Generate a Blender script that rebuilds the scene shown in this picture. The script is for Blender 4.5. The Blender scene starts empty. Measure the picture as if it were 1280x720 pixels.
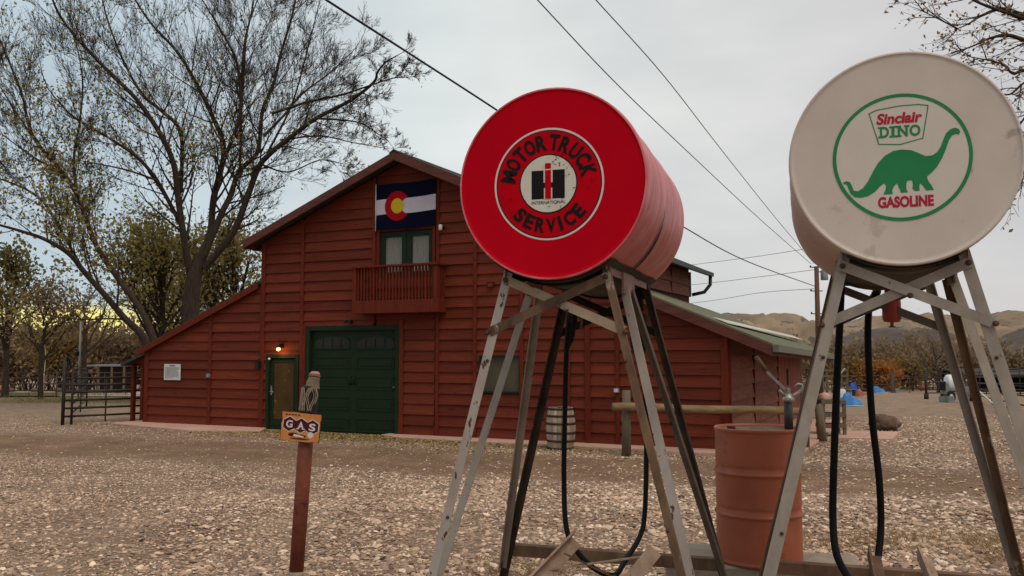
import bpy, bmesh, math, random
import numpy as np
from mathutils import Vector, Matrix
from math import sin, cos, pi, radians, sqrt, atan2
rng = random.Random(7)
S = bpy.context.scene
COL = S.collection

# ------------------------------------------------------------------ camera
FPX = 1100.0; HC = 1.95
PITCH = math.atan(80/FPX)
cd = bpy.data.cameras.new('camera'); cam = bpy.data.objects.new('camera', cd); COL.objects.link(cam)
cam.location = (0, 0, HC); cam.rotation_euler = (pi/2 + PITCH, 0, 0)
cd.sensor_width = 36; cd.lens = 36*FPX/1280; cd.clip_end = 4000; cd.clip_start = 0.05
S.camera = cam

# ------------------------------------------------------------------ sky, sun, exposure
SUN_EL, SUN_AZ = radians(58), radians(145)       # azimuth from +Y turning clockwise
wd = bpy.data.worlds.new('World'); S.world = wd; wd.use_nodes = True
nt = wd.node_tree; N = nt.nodes; Lk = nt.links
for n in list(N): N.remove(n)
def wn(t, **k):
    n = N.new(t)
    for a, b in k.items(): setattr(n, a, b)
    return n
out = wn('ShaderNodeOutputWorld'); bg = wn('ShaderNodeBackground'); bg.inputs[1].default_value = 0.1
sky = wn('ShaderNodeTexSky', sky_type='NISHITA'); sky.sun_disc = False
sky.sun_elevation = SUN_EL; sky.sun_rotation = SUN_AZ; sky.air_density = 1.2; sky.dust_density = 2
tc = wn('ShaderNodeTexCoord')
sep = wn('ShaderNodeSeparateXYZ'); Lk.new(tc.outputs['Generated'], sep.inputs[0])
mp = wn('ShaderNodeMapping'); mp.inputs['Scale'].default_value = (1.1, 1.1, 3.2)
Lk.new(tc.outputs['Generated'], mp.inputs[0])
nz = wn('ShaderNodeTexNoise'); nz.inputs['Scale'].default_value = 2.1; nz.inputs['Detail'].default_value = 6; nz.inputs['Roughness'].default_value = .5
Lk.new(mp.outputs[0], nz.inputs['Vector'])
# side-to-side tint of the cloud deck
rampx = wn('ShaderNodeValToRGB')
rampx.color_ramp.elements[0].position = 0.18; rampx.color_ramp.elements[0].color = (.57, .68, .75, 1)
e = rampx.color_ramp.elements.new(.5); e.color = (.80, .835, .815, 1)
rampx.color_ramp.elements[-1].position = .8; rampx.color_ramp.elements[-1].color = (.70, .69, .69, 1)
mx = wn('ShaderNodeMath', operation='MULTIPLY_ADD'); mx.inputs[1].default_value = .8; mx.inputs[2].default_value = .5
Lk.new(sep.outputs[0], mx.inputs[0]); Lk.new(mx.outputs[0], rampx.inputs[0])
rampn = wn('ShaderNodeValToRGB')
rampn.color_ramp.elements[0].position = .3; rampn.color_ramp.elements[0].color = (7.7, 7.8, 8.1, 1)
rampn.color_ramp.elements[1].position = .7; rampn.color_ramp.elements[1].color = (10.9, 10.8, 10.6, 1)
Lk.new(nz.outputs['Fac'], rampn.inputs[0])
mul = wn('ShaderNodeMix', data_type='RGBA', blend_type='MULTIPLY'); mul.inputs[0].default_value = 1
Lk.new(rampx.outputs[0], mul.inputs[6]); Lk.new(rampn.outputs[0], mul.inputs[7])
# low warm break in the clouds over the horizon on the sunset side
def mth(op, a, b=None, c=None, clamp=False):
    n = wn('ShaderNodeMath', operation=op); n.use_clamp = clamp
    for i, x in enumerate((a, b, c)):
        if x is None: continue
        if isinstance(x, (int, float)): n.inputs[i].default_value = x
        else: Lk.new(x, n.inputs[i])
    return n.outputs[0]
el = sep.outputs[2]
nz2 = wn('ShaderNodeTexNoise'); nz2.inputs['Scale'].default_value = 9; nz2.inputs['Detail'].default_value = 4
mp2 = wn('ShaderNodeMapping'); mp2.inputs['Scale'].default_value = (1, 1, 4.5); Lk.new(tc.outputs['Generated'], mp2.inputs[0]); Lk.new(mp2.outputs[0], nz2.inputs['Vector'])
d1 = mth('ABSOLUTE', mth('SUBTRACT', el, .030)); band = mth('SUBTRACT', 1, mth('DIVIDE', d1, .023), clamp=True)
d2 = mth('ABSOLUTE', mth('ADD', sep.outputs[0], .445)); azf = mth('SUBTRACT', 1, mth('DIVIDE', d2, .12), clamp=True)
glow = mth('MULTIPLY', mth('MULTIPLY', band, azf), mth('MULTIPLY', nz2.outputs['Fac'], 4.2), clamp=True)
mixg = wn('ShaderNodeMix', data_type='RGBA'); Lk.new(glow, mixg.inputs[0]); Lk.new(mul.outputs[2], mixg.inputs[6]); mixg.inputs[7].default_value = (10.8, 9.6, 3.2, 1)
mixs = wn('ShaderNodeMix', data_type='RGBA'); mixs.inputs[0].default_value = .94
Lk.new(sky.outputs[0], mixs.inputs[6]); Lk.new(mixg.outputs[2], mixs.inputs[7])
Lk.new(mixs.outputs[2], bg.inputs[0]); Lk.new(bg.outputs[0], out.inputs[0])
sd = bpy.data.lights.new('sun', 'SUN'); so = bpy.data.objects.new('sun', sd); COL.objects.link(so)
sd.energy = 1.5; sd.angle = radians(35); sd.color = (1, .9, .78)
so.rotation_euler = Vector((-sin(SUN_AZ)*cos(SUN_EL), -cos(SUN_AZ)*cos(SUN_EL), -sin(SUN_EL))).to_track_quat('-Z', 'Y').to_euler()
S.view_settings.view_transform = 'Standard'; S.view_settings.look = 'None'; S.view_settings.exposure = 0.0; S.view_settings.gamma = 1

# ------------------------------------------------------------------ pixel -> place
CAM = Vector((0, 0, HC)); FW = Vector((0, cos(PITCH), sin(PITCH))); UP = Vector((0, -sin(PITCH), cos(PITCH))); RT = Vector((1, 0, 0))
def ray(u, v): return RT*((u-640)/FPX) + UP*((360-v)/FPX) + FW
def at(u, v, Y):
    d = ray(u, v); return CAM + d*(Y/d.y)
def tz(y):
    """the yard falls away gently behind the barn"""
    if y < 26: return 0.0
    if y < 32: return -.0312*(y-26)**2/12
    return -.0312*(min(y, 92)-29)
def gnd(u, v, z=0.0):
    d = ray(u, v); lo, hi = 1.0, 400.0
    if CAM.z+d.z/d.y*26 < 0: return CAM + d*((z-HC)/d.z)
    for _ in range(50):
        m_ = (lo+hi)/2; p = CAM+d*(m_/d.y)
        if p.z > tz(p.y): lo = m_
        else: hi = m_
    return CAM+d*(lo/d.y)

# ------------------------------------------------------------------ mesh helper
class MB:
    def __init__(s): s.v = []; s.f = []; s.sm = []
    def add(s, vs, fs, smooth=False):
        o = len(s.v); s.v.extend([tuple(p) for p in vs]); s.f.extend([tuple(i+o for i in f) for f in fs]); s.sm.extend([smooth]*len(fs)); return s
    def box(s, a, b):
        x0, y0, z0 = [min(a[i], b[i]) for i in range(3)]; x1, y1, z1 = [max(a[i], b[i]) for i in range(3)]
        return s.add([(x0,y0,z0),(x1,y0,z0),(x1,y1,z0),(x0,y1,z0),(x0,y0,z1),(x1,y0,z1),(x1,y1,z1),(x0,y1,z1)],
                     [(0,3,2,1),(4,5,6,7),(0,1,5,4),(1,2,6,5),(2,3,7,6),(3,0,4,7)])
    def bar(s, p0, p1, A, B, ca=0, cb=0):
        """bar from p0 to p1; A, B are half-size vectors of its section"""
        p0 = Vector(p0); p1 = Vector(p1); A = Vector(A); B = Vector(B)
        vs = [p+a*A+b*B for p in (p0, p1) for a, b in ((-1,-1),(1,-1),(1,1),(-1,1))]
        return s.add(vs, [(0,3,2,1),(4,5,6,7),(0,1,5,4),(1,2,6,5),(2,3,7,6),(3,0,4,7)])
    def beam(s, p0, p1, w, h, up=(0,0,1)):
        d = (Vector(p1)-Vector(p0)).normalized(); a = d.cross(Vector(up)).normalized(); b = a.cross(d)
        return s.bar(p0, p1, a*w/2, b*h/2)
    def angle(s, p0, p1, A, B, w=.06, t=.006):
        """angle iron: corner runs p0-p1, flanges point along A and B"""
        p0 = Vector(p0); p1 = Vector(p1); d = (p1-p0).normalized()
        A = Vector(A); A = (A-d*A.dot(d)).normalized(); B = Vector(B); B = (B-d*B.dot(d)); B = (B-A*B.dot(A)).normalized()
        s.bar(p0+A*w/2+B*t/2, p1+A*w/2+B*t/2, A*w/2, B*t/2)
        s.bar(p0+B*(w/2+t/2)+A*t/2, p1+B*(w/2+t/2)+A*t/2, A*t/2, B*(w/2-t/2)); return s
    def tube(s, pts, rad, n=8, cap=True, smooth=True):
        pts = [Vector(p) for p in pts]; m = len(pts)
        if not hasattr(rad, '__len__'): rad = [rad]*m
        vs = []; fs = []; a = None
        for i, p in enumerate(pts):
            d = (pts[min(i+1, m-1)]-pts[max(i-1, 0)]).normalized()
            if a is None: a = d.orthogonal().normalized()
            else:
                a = a-d*a.dot(d)
                a = a.normalized() if a.length > 1e-6 else d.orthogonal().normalized()
            b = d.cross(a); r = rad[i]
            for k in range(n):
                t = 2*pi*k/n; vs.append(p+a*(r*cos(t))+b*(r*sin(t)))
        for i in range(m-1):
            for k in range(n):
                q = (k+1) % n; fs.append((i*n+k, i*n+q, (i+1)*n+q, (i+1)*n+k))
        if cap: fs.append(tuple(range(n-1, -1, -1))); fs.append(tuple((m-1)*n+k for k in range(n)))
        return s.add(vs, fs, smooth)
    def lathe(s, prof, n=32, c=(0,0,0), axis='z', cap=True, smooth=True):
        vs = []; fs = []; m = len(prof)
        for r, h in prof:
            for k in range(n):
                t = 2*pi*k/n; x = r*cos(t); y = r*sin(t)
                p = (x, y, h) if axis == 'z' else (x, h, y) if axis == 'y' else (h, x, y)
                vs.append((p[0]+c[0], p[1]+c[1], p[2]+c[2]))
        for i in range(m-1):
            for k in range(n):
                q = (k+1) % n; fs.append((i*n+k, i*n+q, (i+1)*n+q, (i+1)*n+k))
        if cap: fs.append(tuple(range(n-1, -1, -1))); fs.append(tuple((m-1)*n+k for k in range(n)))
        return s.add(vs, fs, smooth)
    def prism(s, poly, y0, y1):
        """polygon of (x,z) extruded along y; y1 may be a function of (x,z)"""
        n = len(poly); g = y1 if callable(y1) else (lambda x, z: y1)
        vs = [(x, g(x, z), z) for x, z in poly]+[(x, y0, z) for x, z in poly]
        fs = [tuple(range(n)), tuple(range(2*n-1, n-1, -1))]+[(i, i+n, (i+1) % n+n, (i+1) % n) for i in range(n)]
        return s.add(vs, fs)
    def prism_axis(s, poly, p0, p1):
        n = len(poly); vs = [Vector(p)+Vector(p0) for p in poly]+[Vector(p)+Vector(p1) for p in poly]
        fs = [tuple(range(n)), tuple(range(2*n-1, n-1, -1))]+[(i, i+n, (i+1) % n+n, (i+1) % n) for i in range(n)]
        return s.add(vs, fs)
    def build(s, name, mat, parent=None, bevel=0, loc=None, fix=True):
        me = bpy.data.meshes.new(name); me.from_pydata(s.v, [], s.f); me.materials.append(mat)
        me.polygons.foreach_set('use_smooth', s.sm)
        if fix and len(s.f) < 6000:
            bm = bmesh.new(); bm.from_mesh(me); bmesh.ops.recalc_face_normals(bm, faces=bm.faces)
            if bevel: bmesh.ops.bevel(bm, geom=list(bm.edges), offset=bevel, segments=1, affect='EDGES', profile=.5)
            bm.to_mesh(me); bm.free()
        o = bpy.data.objects.new(name, me); COL.objects.link(o)
        if parent: o.parent = parent
        if loc: o.location = loc
        return o
def tag(o, label=None, cat=None, group=None, kind=None):
    if label: o['label'] = label
    if cat: o['category'] = cat
    if group: o['group'] = group
    if kind: o['kind'] = kind
    return o
def thing(name, label, cat, loc=(0,0,0), rz=0, group=None):
    o = bpy.data.objects.new(name, None); COL.objects.link(o); o.location = loc; o.rotation_euler = (0,0,rz); o.empty_display_size = .2
    return tag(o, label, cat, group)
def copy_tree(o, parent=None):
    c = o.copy(); COL.objects.link(c)
    if parent: c.parent = parent
    for ch in list(o.children):
        copy_tree(ch, c)
    return c
def clip(poly, a, b, c):
    """keep a*x+b*z<=c"""
    r = []
    for i in range(len(poly)):
        p = poly[i]; q = poly[(i+1) % len(poly)]; dp = a*p[0]+b*p[1]-c; dq = a*q[0]+b*q[1]-c
        if dp <= 0: r.append(p)
        if (dp < 0 < dq) or (dq < 0 < dp):
            t = dp/(dp-dq); r.append((p[0]+t*(q[0]-p[0]), p[1]+t*(q[1]-p[1])))
    return r

# ------------------------------------------------------------------ materials
def srgb(r, g, b):
    f = lambda c: (c/255/12.92) if c <= 10 else ((c/255+.055)/1.055)**2.4
    return (f(r), f(g), f(b), 1)
MATS = {}
def mat(name, c1, c2=None, scale=4, rough=.6, bump=0, bscale=None, metal=0, stretch=(1,1,1), c3=None, c3pos=.62, c3scale=None, rnd=0, spec=.25, detail=6, emit=None, island=0, sheen=0, dist=0, gen=False, speck=None):
    m = bpy.data.materials.new(name); m.use_nodes = True; t = m.node_tree; n = t.nodes; l = t.links
    b = n['Principled BSDF']; b.inputs['Roughness'].default_value = rough; b.inputs['Metallic'].default_value = metal
    b.inputs['Specular IOR Level'].default_value = spec
    if len(c1) == 3: c1 = (*c1, 1)
    c2 = c2 or tuple(x*.75 for x in c1[:3])
    if len(c2) == 3: c2 = (*c2, 1)
    co = n.new('ShaderNodeTexCoord'); mpn = n.new('ShaderNodeMapping'); mpn.inputs['Scale'].default_value = stretch
    src = co.outputs['Object']
    if rnd:
        oi = n.new('ShaderNodeObjectInfo'); vm = n.new('ShaderNodeVectorMath'); vm.operation = 'ADD'
        sc = n.new('ShaderNodeMath'); sc.operation = 'MULTIPLY'; sc.inputs[1].default_value = 57.0; l.new(oi.outputs['Random'], sc.inputs[0])
        l.new(src, vm.inputs[0]); l.new(sc.outputs[0], vm.inputs[1]); src = vm.outputs[0]
    l.new(src, mpn.inputs[0])
    nz = n.new('ShaderNodeTexNoise'); nz.inputs['Scale'].default_value = scale; nz.inputs['Detail'].default_value = detail; nz.inputs['Roughness'].default_value = .6; nz.inputs['Distortion'].default_value = dist
    l.new(mpn.outputs[0], nz.inputs['Vector'])
    cr = n.new('ShaderNodeValToRGB'); cr.color_ramp.elements[0].position = .32; cr.color_ramp.elements[1].position = .68
    cr.color_ramp.elements[0].color = c2; cr.color_ramp.elements[1].color = c1; l.new(nz.outputs['Fac'], cr.inputs[0]); col = cr.outputs[0]
    if c3:
        n3 = n.new('ShaderNodeTexNoise'); n3.inputs['Scale'].default_value = c3scale or scale*2; n3.inputs['Detail'].default_value = 8; n3.inputs['Roughness'].default_value = .65
        l.new(mpn.outputs[0], n3.inputs['Vector'])
        r3 = n.new('ShaderNodeValToRGB'); r3.color_ramp.elements[0].position = c3pos; r3.color_ramp.elements[1].position = c3pos+.03
        l.new(n3.outputs['Fac'], r3.inputs[0]); mi = n.new('ShaderNodeMix'); mi.data_type = 'RGBA'
        l.new(r3.outputs[0], mi.inputs[0]); l.new(col, mi.inputs[6]); mi.inputs[7].default_value = (*c3[:3], 1); col = mi.outputs[2]
    if speck:
        for (sc_k, sscale, spos, sstr) in speck:
            mk = n.new('ShaderNodeMapping'); mk.inputs['Scale'].default_value = sstr; l.new(src, mk.inputs[0])
            n5 = n.new('ShaderNodeTexNoise'); n5.inputs['Scale'].default_value = sscale; n5.inputs['Detail'].default_value = 10; n5.inputs['Roughness'].default_value = .7; l.new(mk.outputs[0], n5.inputs['Vector'])
            r5 = n.new('ShaderNodeValToRGB'); r5.color_ramp.elements[0].position = spos; r5.color_ramp.elements[1].position = spos+.04; l.new(n5.outputs['Fac'], r5.inputs[0])
            m5 = n.new('ShaderNodeMix'); m5.data_type = 'RGBA'; l.new(r5.outputs[0], m5.inputs[0]); l.new(col, m5.inputs[6]); m5.inputs[7].default_value = (*sc_k[:3], 1); col = m5.outputs[2]
    if rnd or island:
        hv = n.new('ShaderNodeHueSaturation'); mr = n.new('ShaderNodeMapRange'); k = rnd or island
        mr.inputs[3].default_value = 1-k; mr.inputs[4].default_value = 1+k
        if island: s_ = n.new('ShaderNodeNewGeometry').outputs['Random Per Island']
        else: s_ = oi.outputs['Random']
        l.new(s_, mr.inputs[0]); l.new(mr.outputs[0], hv.inputs['Value']); l.new(col, hv.inputs['Color']); col = hv.outputs[0]
    l.new(col, b.inputs['Base Color'])
    if bump:
        nb = n.new('ShaderNodeTexNoise'); nb.inputs['Scale'].default_value = bscale or scale*4; nb.inputs['Detail'].default_value = 8; l.new(mpn.outputs[0], nb.inputs['Vector'])
        bp = n.new('ShaderNodeBump'); bp.inputs['Strength'].default_value = bump; bp.inputs['Distance'].default_value = .02; l.new(nb.outputs['Fac'], bp.inputs['Height']); l.new(bp.outputs[0], b.inputs['Normal'])
    if emit:
        b.inputs['Emission Color'].default_value = (*emit[:3], 1); b.inputs['Emission Strength'].default_value = emit[3]
    MATS[name] = m; return m
def ramp_island(name, cols, rough=.8, bump=.3, bscale=40, trans=0):
    """each separate stone / leaf takes its own colour"""
    m = bpy.data.materials.new(name); m.use_nodes = True; t = m.node_tree; n = t.nodes; l = t.links; b = n['Principled BSDF']; b.inputs['Roughness'].default_value = rough
    g = n.new('ShaderNodeNewGeometry'); cr = n.new('ShaderNodeValToRGB'); cr.color_ramp.interpolation = 'LINEAR'
    el = cr.color_ramp.elements
    el[0].position = 0; el[0].color = (*cols[0], 1); el[1].position = 1; el[1].color = (*cols[-1], 1)
    for i, c in enumerate(cols[1:-1]):
        e = el.new((i+1)/(len(cols)-1)); e.color = (*c, 1)
    l.new(g.outputs['Random Per Island'], cr.inputs[0]); l.new(cr.outputs[0], b.inputs['Base Color'])
    b.inputs['Specular IOR Level'].default_value = .2
    if 'leaves' in name and 'fallen' not in name:
        tr = n.new('ShaderNodeBsdfTranslucent'); ms = n.new('ShaderNodeMixShader'); ms.inputs[0].default_value = .45; l.new(cr.outputs[0], tr.inputs[0])
        l.new(b.outputs[0], ms.inputs[1]); l.new(tr.outputs[0], ms.inputs[2]); l.new(ms.outputs[0], n['Material Output'].inputs[0])
    if bump:
        co = n.new('ShaderNodeTexCoord'); nb = n.new('ShaderNodeTexNoise'); nb.inputs['Scale'].default_value = bscale; l.new(co.outputs['Object'], nb.inputs['Vector'])
        bp = n.new('ShaderNodeBump'); bp.inputs['Strength'].default_value = bump; bp.inputs['Distance'].default_value = .01; l.new(nb.outputs['Fac'], bp.inputs['Height']); l.new(bp.outputs[0], b.inputs['Normal'])
    return m

RED1 = (.162, .029, .013); RED2 = (.108, .020, .0095)
M_board = mat('barn_red_board', RED1, RED2, scale=2.2, stretch=(.7, 1, 9), rough=.72, bump=.35, bscale=14, c3=(.075, .012, .007), c3pos=.62, c3scale=3.2, rnd=.19, spec=.12, speck=[((.05,.010,.007), 9, .70, (1,1,1)), ((.26,.075,.045), 5, .66, (.6,1,9))])
M_side2 = mat('faded_door_board', (.30, .105, .075), (.23, .08, .056), scale=2, rough=.85, rnd=.06, spec=.1)
M_side = mat('weathered_red_board', (.27, .105, .07), (.16, .06, .042), scale=3, stretch=(1, .7, 7), rough=.85, bump=.5, bscale=14, c3=(.05, .016, .012), c3pos=.6, rnd=.22, spec=.2)
M_trim = mat('barn_red_trim', (.15, .023, .010), (.10, .016, .007), scale=4, stretch=(3,3,.6), rough=.72, bump=.3, rnd=.12, spec=.12)
M_wallin = mat('barn_wall_sheathing', (.06, .012, .008), rough=.9)
M_rake = mat('rake_board_paint', (.125, .036, .022), (.075, .022, .014), scale=3, stretch=(.6, 1, 4), rough=.75, bump=.3, spec=.3, rnd=.1)
M_groof = mat('green_metal_roof', (.14, .135, .072), (.10, .098, .054), scale=1.5, rough=.55, metal=.1, c3=(.11, .085, .05), c3pos=.64)
M_shingle = mat('dark_roofing', (.07, .05, .04), (.04, .03, .025), scale=6, rough=.9, bump=.5)
M_gutter = mat('grey_green_gutter', (.15, .155, .105), (.11, .115, .08), scale=5, rough=.55)
M_dkgutter = mat('dark_green_metal', (.03, .04, .028), (.02, .028, .02), rough=.5)
M_green = mat('dark_green_paint', (.014, .027, .011), (.010, .020, .008), scale=5, rough=.55, rnd=.05, spec=.12)
M_white = mat('white_paint', (.6, .58, .53), (.5, .48, .44), scale=8, rough=.6)
M_curt = mat('cream_curtain', (.62, .58, .48), (.5, .46, .38), scale=6, stretch=(6,1,.4), rough=.95)
M_glassd = mat('dark_glass', (.03, .026, .016), (.016, .016, .010), scale=1.3, rough=.12, spec=.15)
M_brush = mat('black_metal', (.018, .017, .016), (.01, .01, .01), rough=.5, metal=.3)
M_rubber = mat('black_rubber_hose', (.006, .006, .006), (.004, .004, .004), scale=12, rough=.6, bump=.1, spec=.12)
M_redface = mat('glossy_red_paint', (.50, .001, .010), (.42, .001, .009), scale=2.2, rough=.5, c3=(.26, .003, .006), c3pos=.74, c3scale=7, bump=.05, bscale=3, spec=.03, speck=[((.17,.004,.008), 9, .68, (1,1,1)), ((.62,.06,.06), 30, .72, (1,1,.25)), ((.09,.01,.01), 42, .74, (1,1,1))])
M_redside = mat('faded_red_with_sheen', (.66, .22, .21), (.44, .03, .035), scale=2.2, stretch=(1, 2.4, 1), rough=.42, c3=(.20, .018, .02), c3pos=.66, c3scale=6, spec=.5, speck=[((.75,.36,.34), 5, .60, (1,3,1)), ((.16,.02,.02), 22, .68, (1,2,1))], dist=1.2, bump=.06, bscale=6)  # faded red paint; pink sky highlights are put into the colour too
M_cream = mat('cream_enamel', (.59, .485, .415), (.50, .405, .34), scale=2.2, rough=.5, c3=(.47, .385, .32), c3pos=.6, c3scale=3, bump=.05, bscale=3, speck=[((.33,.26,.2), 12, .66, (1.6,1,.3)), ((.20,.12,.07), 38, .73, (1,1,.6)), ((.36,.29,.23), 3.5, .64, (1,1,1))])
M_belly = mat('grimy_underside_shade', (.075, .066, .045), (.035, .028, .018), scale=3, rough=.75, c3=(.02, .014, .009), c3pos=.6)  # grimy steel tone that also holds the painted shade of the underside
M_sred = mat('sign_red', (.52, .001, .008), (.42, .001, .007), scale=6, rough=.5, spec=.03, c3=(.05, .006, .006), c3pos=.70, c3scale=14)
M_sblack = mat('sign_black', (.008, .007, .008), (.014, .008, .008), scale=12, rough=.6, spec=.1)
M_swhite = mat('sign_white', (.62, .57, .47), (.55, .5, .41), scale=8, rough=.5, c3=(.05, .04, .035), c3pos=.74, c3scale=17)
M_swhiteclean = mat('sign_ring_white', (.66, .56, .5), (.58, .48, .43), scale=8, rough=.5)
M_sgreen = mat('sign_green', (.014, .20, .06), (.012, .165, .05), scale=5, rough=.45)
M_smag = mat('sign_crimson', (.42, .003, .03), (.36, .003, .026), scale=5, rough=.45)
M_scream = mat('decal_cream', (.60, .515, .44), (.55, .47, .40), scale=5, rough=.45)
M_whiteleg = mat('chipped_white_leg_paint', (.38, .32, .275), (.26, .205, .17), scale=5, rough=.6, c3=(.07, .03, .018), c3pos=.60, c3scale=20, stretch=(1,1,.5), bump=.15, rnd=.06)
M_greyleg = mat('galvanised_grey_leg', (.34, .285, .23), (.21, .165, .13), scale=6, rough=.6, metal=.05, c3=(.12, .07, .045), c3pos=.64, c3scale=10, stretch=(1,1,.5), bump=.12, rnd=.06, speck=[((.13,.065,.035), 26, .64, (1,1,.5)), ((.42,.38,.33), 14, .66, (1,1,.3))])
M_rustleg = mat('rusted_brown_steel', (.20, .12, .065), (.06, .03, .018), scale=6, rough=.75, c3=(.34, .27, .2), c3pos=.64, c3scale=9, stretch=(1,1,.4), bump=.3)
M_darksteel = mat('dark_steel', (.022, .016, .013), (.010, .008, .007), scale=6, rough=.7, bump=.2, spec=.1)
M_yellowpaint = mat('flaking_cream_paint', (.36, .27, .18), (.26, .18, .12), scale=7, rough=.7, c3=(.06, .03, .02), c3pos=.56, c3scale=12)
M_bolt = mat('rusty_bolt', (.12, .06, .035), (.06, .03, .02), rough=.7, metal=.4)
M_drum = mat('orange_red_drum_paint', (.40, .112, .055), (.31, .082, .042), scale=2.5, rough=.42, c3=(.30, .085, .048), c3pos=.6, c3scale=5, bump=.06, bscale=4, speck=[((.13,.045,.028), 16, .66, (1,1,1)), ((.5,.2,.13), 28, .70, (1,1,.3)), ((.08,.035,.022), 50, .72, (1,1,1))])
M_concrete = mat('concrete', (.36, .285, .21), (.23, .18, .135), scale=5, rough=.9, bump=.4, bscale=30)
M_slab = mat('pink_concrete_walk', (.55, .33, .25), (.44, .26, .19), scale=1.3, rough=.85, bump=.15, bscale=25, c3=(.3, .2, .13), c3pos=.64, c3scale=5)
M_log = mat('peeled_log', (.27, .175, .085), (.16, .10, .05), scale=3, stretch=(.5,6,6), rough=.8, bump=.4)
M_post = mat('grey_post_wood', (.17, .125, .08), (.10, .075, .05), scale=3, stretch=(6,6,.6), rough=.85, bump=.4)
M_redpost = mat('red_pipe_paint', (.21, .055, .028), (.12, .032, .018), scale=7, rough=.7, c3=(.07, .02, .015), c3pos=.6, c3scale=9, bump=.3)
M_stave = mat('barrel_oak', (.42, .32, .24), (.25, .18, .12), scale=4, stretch=(5,5,.6), rough=.85, rnd=.25, bump=.3)
M_hoop = mat('rusty_hoop', (.055, .03, .022), (.03, .018, .014), rough=.7)
M_bark = mat('brown_bark', (.060, .040, .027), (.022, .014, .010), scale=5, stretch=(3,3,.5), rough=.95, bump=.8, bscale=10)
M_bark2 = mat('grey_bark', (.15, .115, .085), (.08, .06, .045), scale=3, stretch=(3,3,.5), rough=.95, bump=.6, bscale=10)
M_palebark = mat('pale_dead_wood', (.48, .40, .32), (.32, .26, .2), scale=6, rough=.85)
M_pipe = mat('dark_brown_corral_pipe', (.035, .026, .02), (.02, .015, .012), scale=5, rough=.6)
M_pole = mat('creosoted_pole', (.15, .07, .035), (.09, .045, .025), scale=3, stretch=(4,4,.4), rough=.85)
M_wire = mat('black_cable', (.02, .02, .022), rough=.6)
M_wireg = mat('grey_wire', (.14, .14, .145), rough=.5)
M_rock = mat('brown_boulder', (.17, .105, .065), (.075, .05, .033), scale=5, rough=.95, bump=1, bscale=9)
M_tarp = mat('blue_tarp', (.06, .24, .55), (.04, .15, .38), scale=3, rough=.4)
M_tarp2 = mat('dark_blue_tarp', (.05, .13, .42), (.03, .08, .28), scale=3, rough=.45)
M_chrome = mat('worn_pump_metal', (.42, .4, .37), (.25, .23, .21), scale=10, rough=.4, metal=.6)
M_pumpbody = mat('dark_grey_pump', (.10, .09, .085), (.06, .055, .05), scale=9, rough=.5, metal=.3)
M_paper = mat('weathered_paper', (.62, .60, .56), (.52, .5, .46), scale=6, rough=.8)
M_ink = mat('grey_ink', (.12, .12, .12), rough=.9)
M_orange = mat('orange_sign_enamel', (.56, .22, .05), (.44, .16, .04), scale=8, rough=.6, c3=(.2, .07, .03), c3pos=.66, c3scale=14)
M_maroon = mat('maroon_sign_enamel', (.075, .012, .016), (.055, .010, .012), rough=.6, spec=.1)
M_boot = mat('black_boot_leather', (.022, .018, .016), (.010, .009, .008), scale=18, rough=.6, bump=.3)
M_stitch = mat('tan_boot_stitching', (.32, .24, .17), (.22, .16, .11), scale=20, rough=.8)
M_sole = mat('pale_boot_sole', (.23, .16, .115), (.14, .095, .07), scale=12, rough=.85)
M_pink = mat('pink_heel_cap', (.45, .2, .17), (.36, .16, .14), rough=.7)
M_navy = mat('navy_flag_cloth', (.004, .005, .018), (.003, .004, .013), scale=4, rough=.9, spec=.05)
M_fwhite = mat('white_flag_cloth', (.5, .44, .48), (.44, .39, .43), scale=4, rough=.9)
M_fred = mat('red_flag_cloth', (.34, .006, .01), (.28, .005, .01), scale=4, rough=.9, spec=.05)
M_gold = mat('gold_flag_cloth', (.55, .38, .012), (.47, .32, .01), scale=4, rough=.9)
M_shadegreen = mat('pump_red_plastic', (.38, .05, .04), (.28, .035, .03), rough=.5)
M_bulb = mat('lit_lamp_glass', (.9, .55, .2), rough=.4, emit=(1, .50, .12, 9))
M_greytin = mat('grey_tin', (.28, .28, .28), (.2, .2, .2), rough=.5, metal=.4)
M_tirek = mat('tyre_rubber', (.02, .02, .02), rough=.9)
M_straw = ramp_island('dry_straw', [(.36,.22,.10), (.24,.14,.065), (.46,.31,.15)], rough=.9, bump=0)
M_leafl = ramp_island('fallen_leaves', [(.36,.25,.07), (.26,.165,.06), (.40,.30,.11), (.18,.11,.045), (.31,.24,.11)], rough=.8, bump=0)
M_pebble = ramp_island('gravel_stones', [(.11,.07,.050), (.63,.42,.285), (.27,.175,.12), (.90,.67,.49), (.36,.235,.16), (.17,.12,.095), (.50,.325,.21), (.31,.21,.15), (.74,.52,.365)], rough=.85, bump=.25, bscale=60)
M_leafA = ramp_island('cottonwood_leaves', [(.32,.27,.07), (.20,.19,.055), (.42,.32,.08), (.26,.22,.07), (.30,.19,.06)], rough=.7, bump=0)
M_leafE = ramp_island('yellow_olive_leaves', [(.34,.29,.09), (.22,.20,.065), (.44,.33,.09), (.28,.24,.09), (.33,.22,.075)], rough=.7, bump=0)
M_leafB = ramp_island('olive_leaves', [(.18,.16,.055), (.12,.12,.042), (.26,.18,.055), (.16,.14,.058)], rough=.7, bump=0)
M_leafC = ramp_island('orange_leaves', [(.42,.15,.03), (.28,.11,.03), (.46,.2,.05), (.18,.09,.035)], rough=.7, bump=0)
M_leafD = ramp_island('brown_brush_leaves', [(.27,.18,.10), (.19,.125,.075), (.34,.23,.125), (.22,.16,.10)], rough=.8, bump=0)
M_leafY = ramp_island('ochre_leaves', [(.24,.155,.055), (.17,.115,.045), (.30,.18,.055), (.13,.095,.04)], rough=.8, bump=0)

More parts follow.
